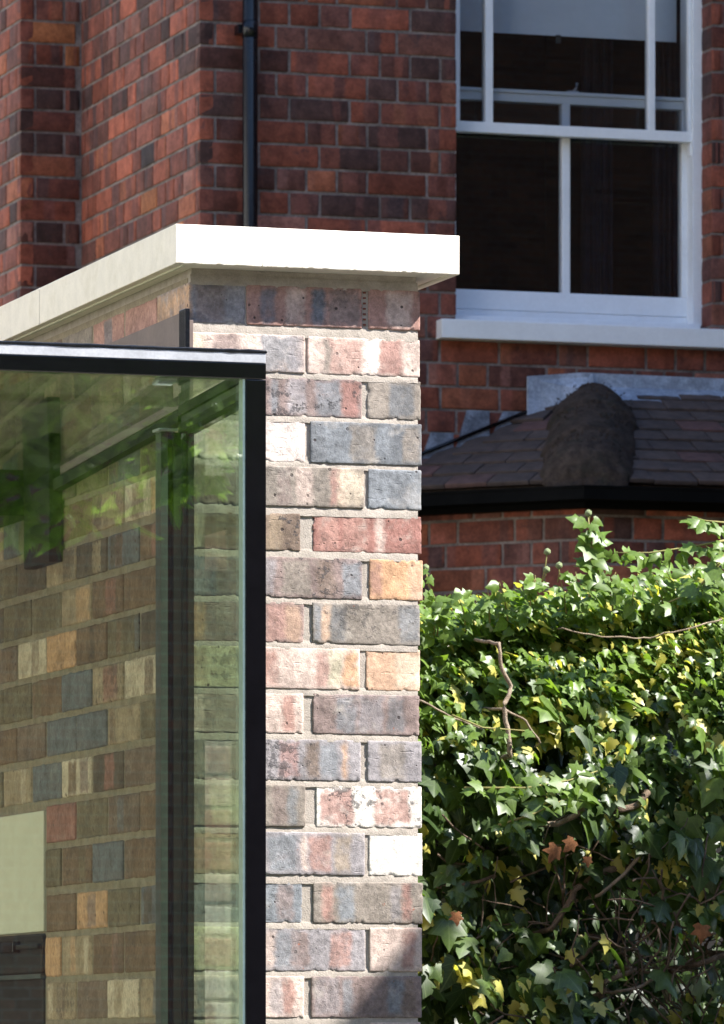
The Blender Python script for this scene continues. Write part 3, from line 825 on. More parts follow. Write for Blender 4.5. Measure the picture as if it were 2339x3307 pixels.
# upper sash
u_x0, u_x1 = xfr0 + .046, xfr1 - .046
zr_t, zr_b = wz(1475, 389, YU), wz(1475, 423, YU)
wch('sash_rail', (u_x0, YU, zr_b), (u_x1 + .012, YU + .042, zr_t), WHITE)
wch('sash_stile', (u_x1 - .012, YU + .001, zr_t + .0005), (u_x1, YU + .042, ZWT), WHITE)
wch('sash_stile', (u_x0, YU + .001, zr_t + .0005), (u_x0 + .045, YU + .042, ZWT), WHITE)
for pa, pb in ((1568, 1594), (2095, 2118)):
    wch('glazing_bar', (wx(pa, YU), YU, zr_t - .002), (wx(pb, YU), YU + .04, ZWT), WHITE, .005)
wch('glass_pane', (u_x0 + .03, YU + .018, zr_t - .005), (u_x1 - .004, YU + .022, ZWT), GLASSW, 0)
wch('sash_horn', (u_x1 - .004, YU + .003, zr_b - .05), (u_x1 + .011, YU + .035, zr_b - .001), WHITE, .006)
# lower sash
lt, lb_ = wz(1475, 279, YLs), wz(1475, 318, YLs)
z0t, z0b = wz(1475, 932, YLs), wz(1475, 996, YLs)
lx1 = wx(2233, YLs)
wch('sash_rail', (u_x0, YLs, lb_), (lx1, YLs + .042, lt - .014), WHITE)
wch('sash_lip', (u_x0, YLs - .006, lt - .0135), (lx1, YLs + .046, lt), WHITE, .003)
wch('sash_rail', (u_x0, YLs, z0b), (lx1, YLs + .042, z0t), WHITE, .004)
wch('sash_stile', (wx(2203, YLs), YLs + .001, z0t + .0005), (lx1 - .001, YLs + .042, lb_ - .0005), WHITE)
wch('sash_stile', (u_x0, YLs + .001, z0t + .0005), (u_x0 + .045, YLs + .042, lb_ - .0005), WHITE)
wch('glazing_bar', (wx(1816, YLs), YLs, z0t - .002), (wx(1843, YLs), YLs + .04, lb_ + .002), WHITE, .005)
wch('glass_pane', (u_x0 + .03, YLs + .018, z0t - .005), (wx(2205, YLs), YLs + .022, lb_ + .005), GLASSW, 0)
cxm = wx(1862, YLs)
wch('sash_catch', (cxm - .03, YLs + .005, lt + .0005), (cxm + .012, YLs + .03, lt + .007), SILVER)
o = tube('catch_lever', [(cxm - .006, YLs + .015, lt + .006), (cxm + .004, YLs + .012, lt + .018), (cxm + .008, YLs + .012, lt + .036)], [.005, .004, .006], SILVER, sw, 8); o.location = HOFF
wch('stone_sill', (onY(1427, 1060, YH - .06).x, YH - .06, z_sill_b), (XR_END - .5, YH + .054, z_sill_t), WHITE, .004)
wch('blind', (u_x0 + .03, YLs + .10, wz(1475, 98, YLs + .1)), (lx1 - .02, YLs + .104, ZWT), BLIND, 0)
wch('blind_pull', (wx(1795, YLs + .1), YLs + .097, wz(1800, 140, YLs + .1)), (wx(1812, YLs + .1), YLs + .102, wz(1800, 112, YLs + .1)), GREYF)
# room behind
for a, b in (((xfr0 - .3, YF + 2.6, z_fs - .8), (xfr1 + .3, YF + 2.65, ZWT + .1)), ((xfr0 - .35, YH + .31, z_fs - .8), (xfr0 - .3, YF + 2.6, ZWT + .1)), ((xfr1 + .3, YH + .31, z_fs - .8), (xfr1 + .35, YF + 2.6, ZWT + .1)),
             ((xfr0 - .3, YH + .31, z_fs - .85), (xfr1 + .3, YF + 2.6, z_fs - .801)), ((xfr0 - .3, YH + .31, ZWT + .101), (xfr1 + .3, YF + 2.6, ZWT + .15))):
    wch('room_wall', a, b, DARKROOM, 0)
def curtain(x0, x1, Y):
    n = 40; vs = []; fs = []
    for i in range(n + 1):
        x = x0 + (x1 - x0) * i / n; y = Y + .025 * math.sin(i * 1.3) + .01 * math.sin(i * 3.1)
        vs += [(x, y, z_fs - .1), (x, y, ZWT)]
    for i in range(n): fs.append((2*i, 2*i+2, 2*i+3, 2*i+1))
    o = link('curtain', pydata('curtain', vs, fs, True), CURT, sw); o.location = HOFF
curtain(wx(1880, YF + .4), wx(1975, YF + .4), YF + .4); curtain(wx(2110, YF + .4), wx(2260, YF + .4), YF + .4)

# ---- canted bay: walls, gutter, tiled roof with mossy hip, lead flashing
PB = .60
YB = YH - PB
Kc = onY(1893, 1700, YB)                           # canted corner of the brickwork
bay = empty('bay_wall', (0, 0, 0)); bay.parent = house
z_sof = onY(1893, 1637, YB).z
s2 = math.sqrt(.5)
cl = PB / s2                                       # length of the canted face
def bch(o): o.location = o.location + HOFF; o.parent = bay; return o
cant0 = Vector((Kc.x - PB, YH, 0))
XBR = Kc.x + 2.2
ins = .0045
prism('mortar', [(Kc.x - PB + ins * 1.4, YH - .001, 2.35), (Kc.x + ins * .42, YB + ins, 2.35), (XBR, YB + ins, 2.35), (XBR, YH - .001, 2.35)], (0, 0, z_sof + .03 - 2.35), MORTAR_H, bay).location = HOFF
prism('brickwork', [(Kc.x - PB, YH - .001, 0), (Kc.x, YB, 0), (XBR, YB, 0), (XBR, YH - .001, 0)], (0, 0, 2.349), FARBRICK, bay).location = HOFF
def hideC(px, py): return px < 1240 or py > 2010
lay(bay, cant0, -PI / 4, .02, cl - .004, 2.6, z_sof + .02, HOFF, 0, None, hideC, tone=1.15)
lay(bay, (Kc.x, YB, 0), 0, .004, 1.6, 2.6, z_sof + .02, HOFF, 1, None, lambda px, py: py > 2010, tone=1.1)
# gutter and soffit
OV = .07
gut = empty('gutter', (0, 0, 0)); gut.parent = house
t8 = math.tan(PI / 8)
def eave(off, z, ):
    """corner points of the eaves line pushed out by off: wall end, corner, right end"""
    return [Vector((Kc.x - PB - off * 1.4142, YH, z)), Vector((Kc.x - off * t8, YB - off, z)), Vector((XBR, YB - off, z))]
z_e = onY(1900, 1562, YB - OV).z
def band(name, o0, o1, za, zb, mat, parent):
    e0, e1 = eave(o0, za), eave(o1, za)
    prism(name, e1 + e0[::-1], (0, 0, zb - za), mat, parent).location = HOFF
band('soffit_board', .001, OV - .02, z_sof - .006, z_sof + .012, GUTTER, gut)
band('fascia', OV - .045, OV - .018, z_sof + .0125, z_e - .002, GUTTER, gut)
band('gutter_trough', OV - .0175, OV + .055, z_sof + .016, z_e - .018, GUTTER, gut)
band('gutter_rim', OV + .047, OV + .058, z_e - .0175, z_e - .010, GUTTER, gut)
# roof
PT = math.radians(30)
zr0 = z_e
run = PB + OV
rise = run * math.tan(PT)
roof = empty('bay_roof', (0, 0, 0)); roof.parent = house
e = eave(OV, zr0)
hip_top = Vector((e[1].x + run * t8, YH, zr0 + rise))
prism('roof_deck', [e[0], e[1], hip_top], (0, .02, -.03), BARKD, roof).location = HOFF
prism('roof_deck', [e[1], e[2], Vector((XBR, YH, zr0 + rise)), hip_top], (0, .02, -.03), BARKD, roof).location = HOFF
TW, TG, TT = .165, .088, .017
tv, tf = lattice_box(TW - .003, .012, .14, .002, 3, 1, 2, .0012, 61, 0, 30, .001)
tile_meshes = []
for q in range(3):
    tv, tf = lattice_box(TW - .004, TT, .17, .002, 4, 1, 3, .0014, 61 + q, 0, 30, .0016)
    m = pydata('roof_tile', tv, tf, True); m.materials.append(TILE); tile_meshes.append(m)
ntile = 0
def tiles(p0, p1, up, clip):
    """p0-p1 eaves line, up = slope direction; tiles laid in overlapping courses"""
    global ntile
    ax = (p1 - p0).normalized(); nrm = ax.cross(up).normalized()
    ln = (p1 - p0).length
    for r in range(10):
        for c in range(-1, int(ln / TW) + 2):
            uu = c * TW + (TW / 2 if r % 2 else 0); ss = r * TG
            P = p0 + ax * uu + up * (ss + .075) + nrm * .020
            if not clip(P - nrm * .02, up): continue
            px, py = proj(P)
            if px < 1280 or px > 2480: continue
            o = link('roof_tile', tile_meshes[R_.randrange(3)], None, roof)
            yy = -nrm                                  # tile front faces out of the slope
            tilt = .09
            up2 = (up * math.cos(tilt) - nrm * math.sin(tilt)).normalized()
            n2 = ax.cross(up2).normalized()
            M = Matrix((ax, -n2, up2)).transposed()
            o.rotation_euler = M.to_euler()
            o.rotation_euler.rotate_axis('Y', R_.uniform(-.012, .012))
            o.location = P + n2 * R_.uniform(-.001, .003) + HOFF
            ntile += 1
upF = Vector((0, math.cos(PT), math.sin(PT)))
upC = Vector((s2 * math.cos(PT), s2 * math.cos(PT), math.sin(PT)))
hx = lambda P: e[1].x + (P.y - e[1].y) * t8
def near_hip(P): return .10 if P.y > YH - .16 else (.07 if P.y < YB + .02 else -.03)
tiles(e[1], e[2], upF, lambda P, up: P.x > hx(P) + near_hip(P) and P.y < YH + .01)
tiles(e[0], e[1], upC, lambda P, up: P.x < hx(P) - near_hip(P) and P.y < YH + .02)
# hip: rounded bedded ridge, lumpy with moss
h0 = e[1] + Vector((0, -.01, .0)); h1 = hip_top
hd = (h1 - h0); hn = hd.normalized(); hs = hn.cross(Vector((0, 0, 1))).normalized(); hu = hs.cross(hn)
vs, fs = [], []
nl, na = 96, 26
for i in range(nl + 1):
    t = i / nl
    c = h0 + hd * t
    seg = (t * 3.2) % 1.0; lip = .012 * max(0, 1 - seg * 1.25)
    wv_ = (.138 + lip) * (1 - .08 * t) * math.sqrt(max(.02, 1 - max(0, (t - .62) / .40) ** 2))
    top = (.122 + lip - .015 * t) * math.sqrt(max(.05, 1 - max(0, (t - .70) / .34) ** 2))
    end = math.sqrt(max(0.0, 1 - (1 - min(1.0, t / .17)) ** 2)) * .97 + .03
    for j in range(na + 1):
        a = PI * j / na
        p = c + hs * (-math.cos(a) * wv_ * (.62 + .38 * end)) + hu * (max(0.0, math.sin(a)) ** .85 * top * end - .02)
        n_ = .007 * noise.noise(p * 9) + .005 * noise.noise(p * 26) + .004 * noise.noise(p * 70)
        if abs(math.cos(a)) > .86: p = p + hs * (-math.copysign(.02, math.cos(a)) * (abs(math.cos(a)) - .86) / .14) + hu * .0
        n_ = (n_ + (.008 * noise.noise(p * 40) if t < .2 else 0)) * (1 - max(0, (t - .85) / .15))
        p = p + (hs * -math.cos(a) + hu * math.sin(a)) * n_
        vs.append(p)
for i in range(nl):
    for j in range(na):
        fs.append((i*(na+1)+j, i*(na+1)+j+1, (i+1)*(na+1)+j+1, (i+1)*(na+1)+j))
fs.append(tuple(range(na + 1)))
m = pydata('hip_ridge', vs, fs, True); o = link('hip_ridge', m, MOSS, roof); o.location = HOFF
# moss tufts on the hip
tuf, tff = [], []
rng = random.Random(5)
for _ in range(420):
    t = rng.random() ** 1.3; a = rng.uniform(.15, PI - .15)
    t *= .72; c = h0 + hd * (.12 + t) + hs * (-math.cos(a) * .138) + hu * (max(0.0, math.sin(a)) ** .85 * .118 - .02)
    d = (hs * -math.cos(a) + hu * math.sin(a) + Vector((rng.uniform(-.5, .5), rng.uniform(-.5, .5), rng.uniform(-.3, .5)))).normalized() * rng.uniform(.005, .013)
    s_ = d.cross(Vector((rng.random(), rng.random(), rng.random()))).normalized() * .004
    b0 = len(tuf); tuf += [c - s_, c + s_, c + d]; tff.append((b0, b0 + 1, b0 + 2))
o = link('moss', pydata('moss', tuf, tff), MOSS, roof); o.location = HOFF; o['kind'] = 'stuff'
# lead flashing where the roof meets the wall
zft = zr0 + rise
o = prism('lead_apron', [(hip_top.x - .26, YH - .012, zft - .12), (hip_top.x - .26, YH - .012, zft + .055), (hip_top.x - .05, YH - .012, zft + .075), (XBR, YH - .012, zft + .06), (XBR, YH - .014, zft - .035), (hip_top.x - .05, YH - .014, zft - .03)], (0, .008, 0), LEAD, roof); o.location = HOFF
o = prism('lead_apron', [(hip_top.x - .02, YH - .10, zft - .040), (XBR, YH - .10, zft - .040), (XBR, YH - .013, zft + .022), (hip_top.x - .02, YH - .013, zft + .022)], (0, .003, .006), LEAD, roof); o.location = HOFF
o = prism('lead_apron', [(hip_top.x - .263, YH - .016, zft - .155), (hip_top.x - .263, YH - .016, zft + .05), (hip_top.x - .02, YH - .016, zft + .072), (hip_top.x - .02, YH - .05, zft - .0)], (.002, -.006, 0), LEAD, roof); o.location = HOFF
# stepped soakers up the left verge
x_l = e[0].x
for q in range(5):
    xa = hip_top.x - .265 - (q + 1) * .135; xb_ = xa + .134
    za_ = zr0 + rise * (xa - e[0].x) / (hip_top.x - e[0].x); zb_ = zr0 + rise * (xb_ - e[0].x) / (hip_top.x - e[0].x)
    kz = math.ceil((zb_ + .03 - ZJ) / PITCH); zt_ = ZJ + kz * PITCH
    o = prism('lead_step', [(xa, YH - .008, za_ - .02), (xb_, YH - .008, zb_ - .02), (xb_, YH - .008, zt_), (xa + .05, YH - .008, zt_)], (0, .006, 0), LEAD_D, roof); o.location = HOFF
o = tube('verge_bead', [e[0] + Vector((0, -.012, .035)), hip_top + Vector((-.26, -.012, .035 - .26 * rise / (hip_top.x - e[0].x)))], .007, BLACK, roof, 6); o.location = HOFF

# ---- unseen projection of the house, added to keep the facade in shade
XW = xo1 + 2.3
shade_wing = box('shade_wing', (XW, YH - 6.2, 0), (XW + 5, YH + .3, ZT), FARBRICK, house); shade_wing.location = HOFF
o = prism('shade_wing_roof', [(XW - .25, YH - 6.5, ZT), (XW + 5.2, YH - 6.5, ZT), (XW + 2.5, YH - 6.5, ZT + 2.4)], (0, 7, 0), TILE, house); o.location = HOFF
o = prism('main_roof', [(xB2 - .3, YH - .35, ZT), (XW - .26, YH - .35, ZT), (XW - .26, YH + 4, ZT + 2.6), (xB2 - .3, YH + 4, ZT + 2.6)], (0, 0, .12), TILE, house); o.location = HOFF

# ---- unseen building right of the pier, sized to shade the pier's foot
OX = PX1 + 2.3
z_sh = onY(1357, 2965, 0).z
OH = z_sh + 2.3 * SUN.z / SUN.x
oh = empty('unseen_outhouse', (OX, -3, 0))
tag(oh, 'brick outhouse with flat roof standing to the right of the pier', 'unseen_outhouse')
box('outhouse_wall', (.06, -3.5, 0), (3, 2.6, OH - .12), FARBUFF, oh)
box('flat_roof', (0, -3.6, OH - .12), (3.1, 2.7, OH), LEAD, oh)

print('bricks side', nside, 'house', count_house[0], 'tiles', ntile)

# ================================================================== LEAVES
MID = [(0, 0), (0, .2), (0, .45), (0, .72), (0, 1.0)]
LOBED = [(.20, -.13), (.47, -.04), (.35, .20), (.57, .43), (.26, .53), (.16, .75)]
HEART = [(.20, -.10), (.41, .04), (.40, .26), (.31, .46), (.20, .66), (.10, .84)]
LONG = [(.06, .08), (.12, .22), (.15, .38), (.14, .55), (.10, .72), (.05, .88)]
TRI = [(0, 5, 1), (5, 6, 1), (6, 7, 1), (1, 7, 2), (7, 8, 2), (8, 9, 2), (2, 9, 3), (9, 10, 3), (10, 4, 3)]
LTRI = TRI + [tuple(({0: 0, 1: 1, 2: 2, 3: 3, 4: 4}.get(i, i + 6)) for i in t)[::-1] for t in TRI]
def leaf_verts(shape, fold, curl, rng, ragged=.0):
    pts = list(MID) + [(x + rng.uniform(-ragged, ragged), y + rng.uniform(-ragged, ragged)) for x, y in shape]
    pts += [(-x + rng.uniform(-ragged, ragged), y + rng.uniform(-ragged, ragged)) for x, y in shape]
    v = []
    for x, y in pts:
        v.append((x, y, -fold * abs(x) ** 1.3 - curl * y * y + .25 * abs(x) * rng.uniform(-ragged, ragged) * 2))
    return v, [(x, y) for x, y in pts]
def frame_for(nrm, down):
    n = nrm.normalized(); t = (down - n * down.dot(n))
    if t.length < 1e-4: t = Vector((1, 0, 0)) - n * n.x
    t.normalize(); s = t.cross(n)
    return Matrix((s, t, n)).transposed()
def mesh_tones(m, tones, uvs):
    ca = m.color_attributes.new('tone', 'FLOAT_COLOR', 'POINT')
    ca.data.foreach_set('color', np.array(tones, dtype=np.float32).ravel())
    ul = m.uv_layers.new(name='UVMap')
    li = np.empty(len(m.loops), dtype=np.int32); m.loops.foreach_get('vertex_index', li)
    ul.data.foreach_set('uv', np.array(uvs, dtype=np.float32)[li].ravel())
    for p in m.polygons: p.use_smooth = True
def leaf_cloud(name, items, mat, parent, rng):
    """items: (pos, normal, down, size, shape, tone)"""
    V, F, T, U = [], [], [], []
    for pos, nrm, down, size, shape, tone in items:
        lv, uv = leaf_verts(shape, rng.uniform(.15, .85), rng.uniform(-.15, .55), rng, .045)
        M = frame_for(nrm, down); b = len(V)
        for v in lv: V.append(tuple(pos + M @ Vector(v) * size))
        F += [tuple(i + b for i in t) for t in LTRI]
        T += [(*tone, 1.0)] * 17; U += uv
    m = pydata(name, V, F); mesh_tones(m, T, U)
    return link(name, m, mat, parent)

# ------------------------------------------------------------------ ivy on the old garden wall
rng = random.Random(21)
YI = (CAM + ray(1800, 2500) * 13.6).y
ivx0, ivx1 = onY(1300, 2500, YI).x, onY(2460, 2500, YI).x
ivy = empty('ivy', ((ivx0 + ivx1) / 2, YI, 0))
tag(ivy, 'dense climbing ivy, sunlit on top, right of the brick pier', 'ivy')
IOFF = -ivy.location
TOPS = [(1250, 2030), (1357, 2025), (1480, 1985), (1600, 1975), (1700, 1955), (1800, 1945), (1900, 1930), (2000, 1935), (2100, 1930), (2200, 1915), (2339, 1870), (2500, 1830)]
def top_py(px):
    for (a, b), (c, d) in zip(TOPS, TOPS[1:]):
        if px <= c: return b + (d - b) * (px - a) / (c - a) + 62 * noise.noise(Vector((px / 110, 3.1, 0))) + 20 * noise.noise(Vector((px / 33, 8.1, 0)))
    return TOPS[-1][1]
def yellow_at(px, py):
    s = .10
    for cx, cy, r, a in ((1480, 3150, 130, .5), (1640, 3230, 120, .4), (2190, 2800, 110, .6), (1760, 2340, 120, .45), (2100, 2200, 200, .25), (1700, 2830, 130, .35), (2250, 2560, 90, .45), (2000, 1990, 120, .3), (2300, 3250, 90, .4), (1430, 2930, 80, .3), (1900, 2000, 140, .2), (2230, 2080, 100, .4)):
        d = math.hypot(px - cx, py - cy) / r
        if d < 1: s = max(s, a * 1.15 * (1 - d * d) + .07)
    return s
def hollow(px, py):
    for cx, cy, rx, ry, a in ((2150, 3120, 260, 190, .80), (1480, 2230, 110, 70, .6), (1900, 2640, 180, 90, .6), (2020, 2850, 120, 60, .6), (1850, 2990, 120, 110, .75), (1700, 3100, 140, 80, .5), (1540, 3280, 150, 60, .5), (1830, 2280, 120, 80, .5), (1500, 2700, 100, 60, .45)):
        if ((px - cx) / rx) ** 2 + ((py - cy) / ry) ** 2 < 1 and rng.random() < a: return True
    return False
items = []
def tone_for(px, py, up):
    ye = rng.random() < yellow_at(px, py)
    return (.9 if ye else rng.uniform(0, .3), min(1, max(0, rng.gauss(.75 if up else (.40 if py < 2450 else .30), .24))), rng.random())  # leaf tone paints the sunlit top and shaded lower part into the colour
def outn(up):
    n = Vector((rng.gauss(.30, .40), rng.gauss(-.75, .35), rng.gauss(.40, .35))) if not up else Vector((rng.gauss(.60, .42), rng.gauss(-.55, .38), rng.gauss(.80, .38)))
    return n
# the front curtain
for _ in range(13500):
    px = rng.uniform(1290, 2430); py = rng.uniform(1880, 3560) if rng.random() < .75 else rng.uniform(1900, 2300)
    tp = top_py(px) + rng.gauss(12, 18)
    if py < tp: continue
    if hollow(px, py): continue
    if py > 2450 and rng.random() < min(.52, (py - 2450) / 500) : continue
    if py > 2300 and noise.noise(Vector((px / 75, py / 60, 6.6))) > .22: continue
    dep = abs(rng.gauss(0, .09)) + .12 * noise.noise(Vector((px / 230, py / 170, 1.5)))
    near = max(0, 1 - (py - tp) / 480)
    Y = YI + dep + .40 * near ** 1.3
    P = onY(px, py, Y)
    big = rng.random() < (.10 if py < 2450 else .28)
    size = rng.uniform(.048, .075) if big else rng.uniform(.018, .038)
    if py > 2600: size *= 1.15
    elif py < 2200: size *= .85
    up = near > .30 + rng.gauss(0, .12)
    tn = tone_for(px, py, up)
    if tn[0] > .5: size = min(size, .042)
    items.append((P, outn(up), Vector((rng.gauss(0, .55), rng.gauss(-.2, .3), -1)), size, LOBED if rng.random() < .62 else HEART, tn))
# inner leaves close to the wall, deep shade painted as dark leaf tone
for _ in range(3200):
    px = rng.uniform(1290, 2430); py = rng.uniform(2150, 3560)
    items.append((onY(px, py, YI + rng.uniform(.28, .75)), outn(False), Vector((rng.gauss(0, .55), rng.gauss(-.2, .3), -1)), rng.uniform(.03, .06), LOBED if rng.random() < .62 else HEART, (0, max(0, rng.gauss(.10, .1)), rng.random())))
# the top, running back over the wall head
for _ in range(5000):
    px = rng.uniform(1290, 2430); P0 = onY(px, top_py(px) + rng.gauss(10, 14), YI + .12)
    P = P0 + Vector((rng.gauss(0, .02), rng.uniform(.12, .80), rng.gauss(-.015, .028)))
    items.append((P, Vector((rng.gauss(.55, .45), rng.gauss(-.55, .42), .85)), Vector((rng.gauss(0, .7), rng.gauss(-.6, .5), -.5)), rng.uniform(.018, .042), LOBED if rng.random() < .4 else HEART, tone_for(px, 1900, True)))
# sprigs on their own stems
def sprig(pts, r, n, size, spread=1.0, Y=None, matl=None, hang=.4):
    P = [onY(px, py, (YI if Y is None else Y) + dy) for px, py, dy in pts]
    o = tube('stem', [p + IOFF for p in P], [r * (1 - .6 * i / (len(P) - 1)) for i in range(len(P))], matl or STEMG, ivy, 6)
    seg = []
    for i in range(n):
        t = (i + .6) / n * (len(P) - 1); k = min(int(t), len(P) - 2)
        p = P[k].lerp(P[k + 1], t - k)
        side = 1 if i % 2 else -1
        d = Vector((side * rng.uniform(.3, 1) * spread, rng.uniform(-.9, .1), rng.uniform(-1.0, .5) - hang))
        pet = p + d.normalized() * rng.uniform(.006, .016)
        items.append((pet, Vector((rng.gauss(.2, .4), rng.gauss(-.8, .3), rng.gauss(.55, .4))), d, size * rng.uniform(.65, 1.2), HEART if rng.random() < .5 else LOBED, (rng.uniform(0, .3), rng.uniform(.55, 1), rng.random())))
sprig([(1905, 1930, .05), (1912, 1820, .04), (1906, 1735, .03), (1900, 1665, .03)], .0035, 26, .042, 1.0, None, None, .1)
sprig([(2345, 1745, .0), (2240, 1765, .02), (2100, 1785, .03), (1965, 1785, .04)], .0028, 22, .036)
sprig([(2345, 1688, .0), (2280, 1682, .02), (2222, 1665, .03)], .0024, 10, .036)
sprig([(1410, 1945, .03), (1385, 1890, .02), (1374, 1835, .02)], .0026, 7, .034)
sprig([(2345, 1790, -.03), (2300, 1850, -.02), (2250, 1905, 0), (2150, 1950, .02)], .004, 14, .042)
sprig([(1500, 2545, -.05), (1700, 2545, -.05), (1840, 2520, -.04), (1930, 2490, -.02)], .003, 24, .036, 1.0, None, None, 0)
sprig([(1610, 2665, -.06), (1720, 2630, -.06), (1840, 2575, -.05), (1880, 2555, -.03)], .003, 22, .040, 1.0, None, None, 0)
sprig([(1460, 2310, -.02), (1560, 2350, -.02), (1700, 2360, 0)], .0025, 6, .03)
for q in range(16):
    px = 1375 + q * 62 + rng.uniform(-25, 25); t0 = top_py(px); hh = rng.uniform(45, 95); sw_ = rng.uniform(-45, 45)
    sprig([(px, t0 + 40, .22), (px + sw_ * .4, t0 - hh * .4, .2), (px + sw_, t0 - hh, .18)], .0022, rng.randint(7, 12), .031, 1.0, None, None, .0)
# stems and branches
def branch(pts, r0, r1, mat, dy=-.02):
    P = []; r0 *= .72; r1 *= .72
    for i, (px, py) in enumerate(pts): P.append(onY(px, py, YI + dy + .085 + rng.uniform(-.015, .015)) + IOFF)
    P = [P[0] + (P[0] - P[1]).normalized() * .02 + Vector((0, .16, 0))] + P + [P[-1] + (P[-1] - P[-2]).normalized() * .02 + Vector((0, .16, 0))]
    Q = []
    for i in range(len(P) - 1):
        for k in range(5):
            t = k / 5; q = P[i].lerp(P[i + 1], t)
            Q.append(q + Vector((noise.noise(q * 40), noise.noise(q * 40 + Vector((7, 0, 0))), noise.noise(q * 40 + Vector((0, 9, 0))))) * .004)
    Q.append(P[-1])
    tube('branch', Q, [r0 + (r1 - r0) * i / (len(Q) - 1) for i in range(len(Q))], mat, ivy, 8)
branch([(1612, 2080), (1622, 2160), (1648, 2215), (1628, 2290), (1640, 2360), (1650, 2440)], .005, .009, BARKL, -.06)
branch([(1628, 2290), (1700, 2330), (1745, 2400)], .005, .002, BARKL, -.03)
branch([(1740, 2662), (1800, 2665), (1850, 2635), (1900, 2610)], .008, .010, BARKL, -.06)
branch([(1990, 2620), (2060, 2600), (2090, 2560)], .010, .011, BARK, -.05)
branch([(1820, 2030), (1900, 2050), (2010, 2060), (2100, 2060), (2220, 2030), (2330, 2000)], .0022, .003, BARKL, .12)
branch([(1940, 2890), (2010, 2830), (2060, 2770), (2075, 2690)], .005, .007, BARKL, -.05)
branch([(1780, 3000), (1830, 2930), (1860, 2870), (1940, 2820), (2040, 2790)], .008, .013, BARK, -.02)
branch([(1850, 3120), (1900, 3070), (1950, 3030)], .007, .006, BARK, -.03)
branch([(1945, 3215), (1960, 3170), (2010, 3150), (2050, 3130)], .007, .009, BARK, -.06)
branch([(2020, 3200), (2080, 3180), (2130, 3150)], .005, .005, BARKL, -.06)
branch([(2260, 3115), (2300, 3100), (2350, 3080)], .009, .010, BARK, -.06)
branch([(2339, 2840), (2310, 2890), (2300, 2950)], .004, .003, BARK, -.07)
branch([(1360, 2260), (1450, 2310), (1560, 2355)], .003, .003, BARKL, -.03)
branch([(1500, 2855), (1560, 2840), (1600, 2830)], .005, .006, BARK, -.04)
branch([(1530, 3090), (1545, 3060), (1500, 3020)], .007, .006, BARK, -.03)
# tangle of thin roots and twigs in the hollows
tv, tf = [], []
for _ in range(150):
    px = rng.uniform(1380, 2400); py = rng.uniform(2650, 3400)
    if rng.random() < .6: px, py = rng.gauss(2120, 170), rng.gauss(3120, 150)
    P = onY(px, py, YI + rng.uniform(-.01, .16)); d = Vector((rng.gauss(0, .6), rng.gauss(0, .3), rng.gauss(.7, .6))).normalized()
    pts = [P]
    for k in range(6):
        d = (d + Vector((rng.gauss(0, .3), rng.gauss(0, .2), rng.gauss(0, .25)))).normalized(); pts.append(pts[-1] + d * rng.uniform(.012, .04))
    v, f = tube_geo([p + IOFF for p in pts], [.0022 * rng.uniform(.5, 1.3)] * len(pts), 5); b = len(tv)
    tv += v; tf += [tuple(i + b for i in q) for q in f]
o = link('twigs', pydata('twigs', tv, tf, True), BARK, ivy); o['kind'] = 'stuff'
# the 300 leaves that show largest are objects of their own
def show(it):
    px, py = proj(it[0])
    if not (1362 < px < 2339 and 1640 < py < 3310): return -1
    return it[3] * (1.0 + 2.2 * max(0, YI + .04 - it[0].y)) - .25 * max(0, it[0].y - YI)
order = sorted(range(len(items)), key=lambda i: -show(items[i]))
single = set(order[:300])
lvar = []
for q in range(26):
    lv, uv = leaf_verts(LOBED if q % 3 else HEART, rng.uniform(.1, .45), rng.uniform(0, .3), rng, .035)
    m = pydata('ivy_leaf', lv, LTRI)
    tone = (.9, rng.uniform(.2, .7), rng.random(), 1) if q < 6 else (0, rng.uniform(.05, .9), rng.random(), 1)
    mesh_tones(m, [tone] * 17, uv); m.materials.append(IVY); lvar.append((m, tone))
for i in single:
    pos, nrm, down, size, shape, tone = items[i]
    c = [m for m, t in lvar if (t[0] > .5) == (tone[0] > .5)]
    c.sort(key=lambda m: abs([t for mm, t in lvar if mm is m][0][1] - tone[1]))
    o = link('leaf', c[rng.randrange(min(5, len(c)))], None, ivy)
    o.location = pos + IOFF; o.rotation_euler = frame_for(nrm, down).to_euler(); o.scale = (size, size, size)
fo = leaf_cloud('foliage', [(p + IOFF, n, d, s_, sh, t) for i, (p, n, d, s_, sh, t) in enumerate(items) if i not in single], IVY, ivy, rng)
fo['kind'] = 'stuff'
# flower heads
for px, py, px2, py2 in ((1768, 1782, 1750, 1880), (1766, 1840, 1752, 1880), (1806, 1826, 1802, 1880), (1375, 1833, 1380, 1870), (1901, 1657, 1902, 1690)):
    c = onY(px, py, YI + .03) + IOFF; b = onY(px2, py2, YI + .05) + IOFF
    bm = bmesh.new(); bmesh.ops.create_icosphere(bm, subdivisions=3, radius=.0075)
    for v in bm.verts: v.co *= 1 + .22 * math.sin(v.co.x * 2600) * math.sin(v.co.y * 2600) * math.sin(v.co.z * 2600 + 1)
    for f in bm.faces: f.smooth = True
    m = bpy.data.meshes.new('flower_head'); bm.to_mesh(m); bm.free()
    o = link('flower_head', m, BUD, ivy); o.location = c
    tube('flower_stalk', [b, b.lerp(c, .5) + Vector((.002, 0, 0)), c], .0016, STEMG, ivy, 5)
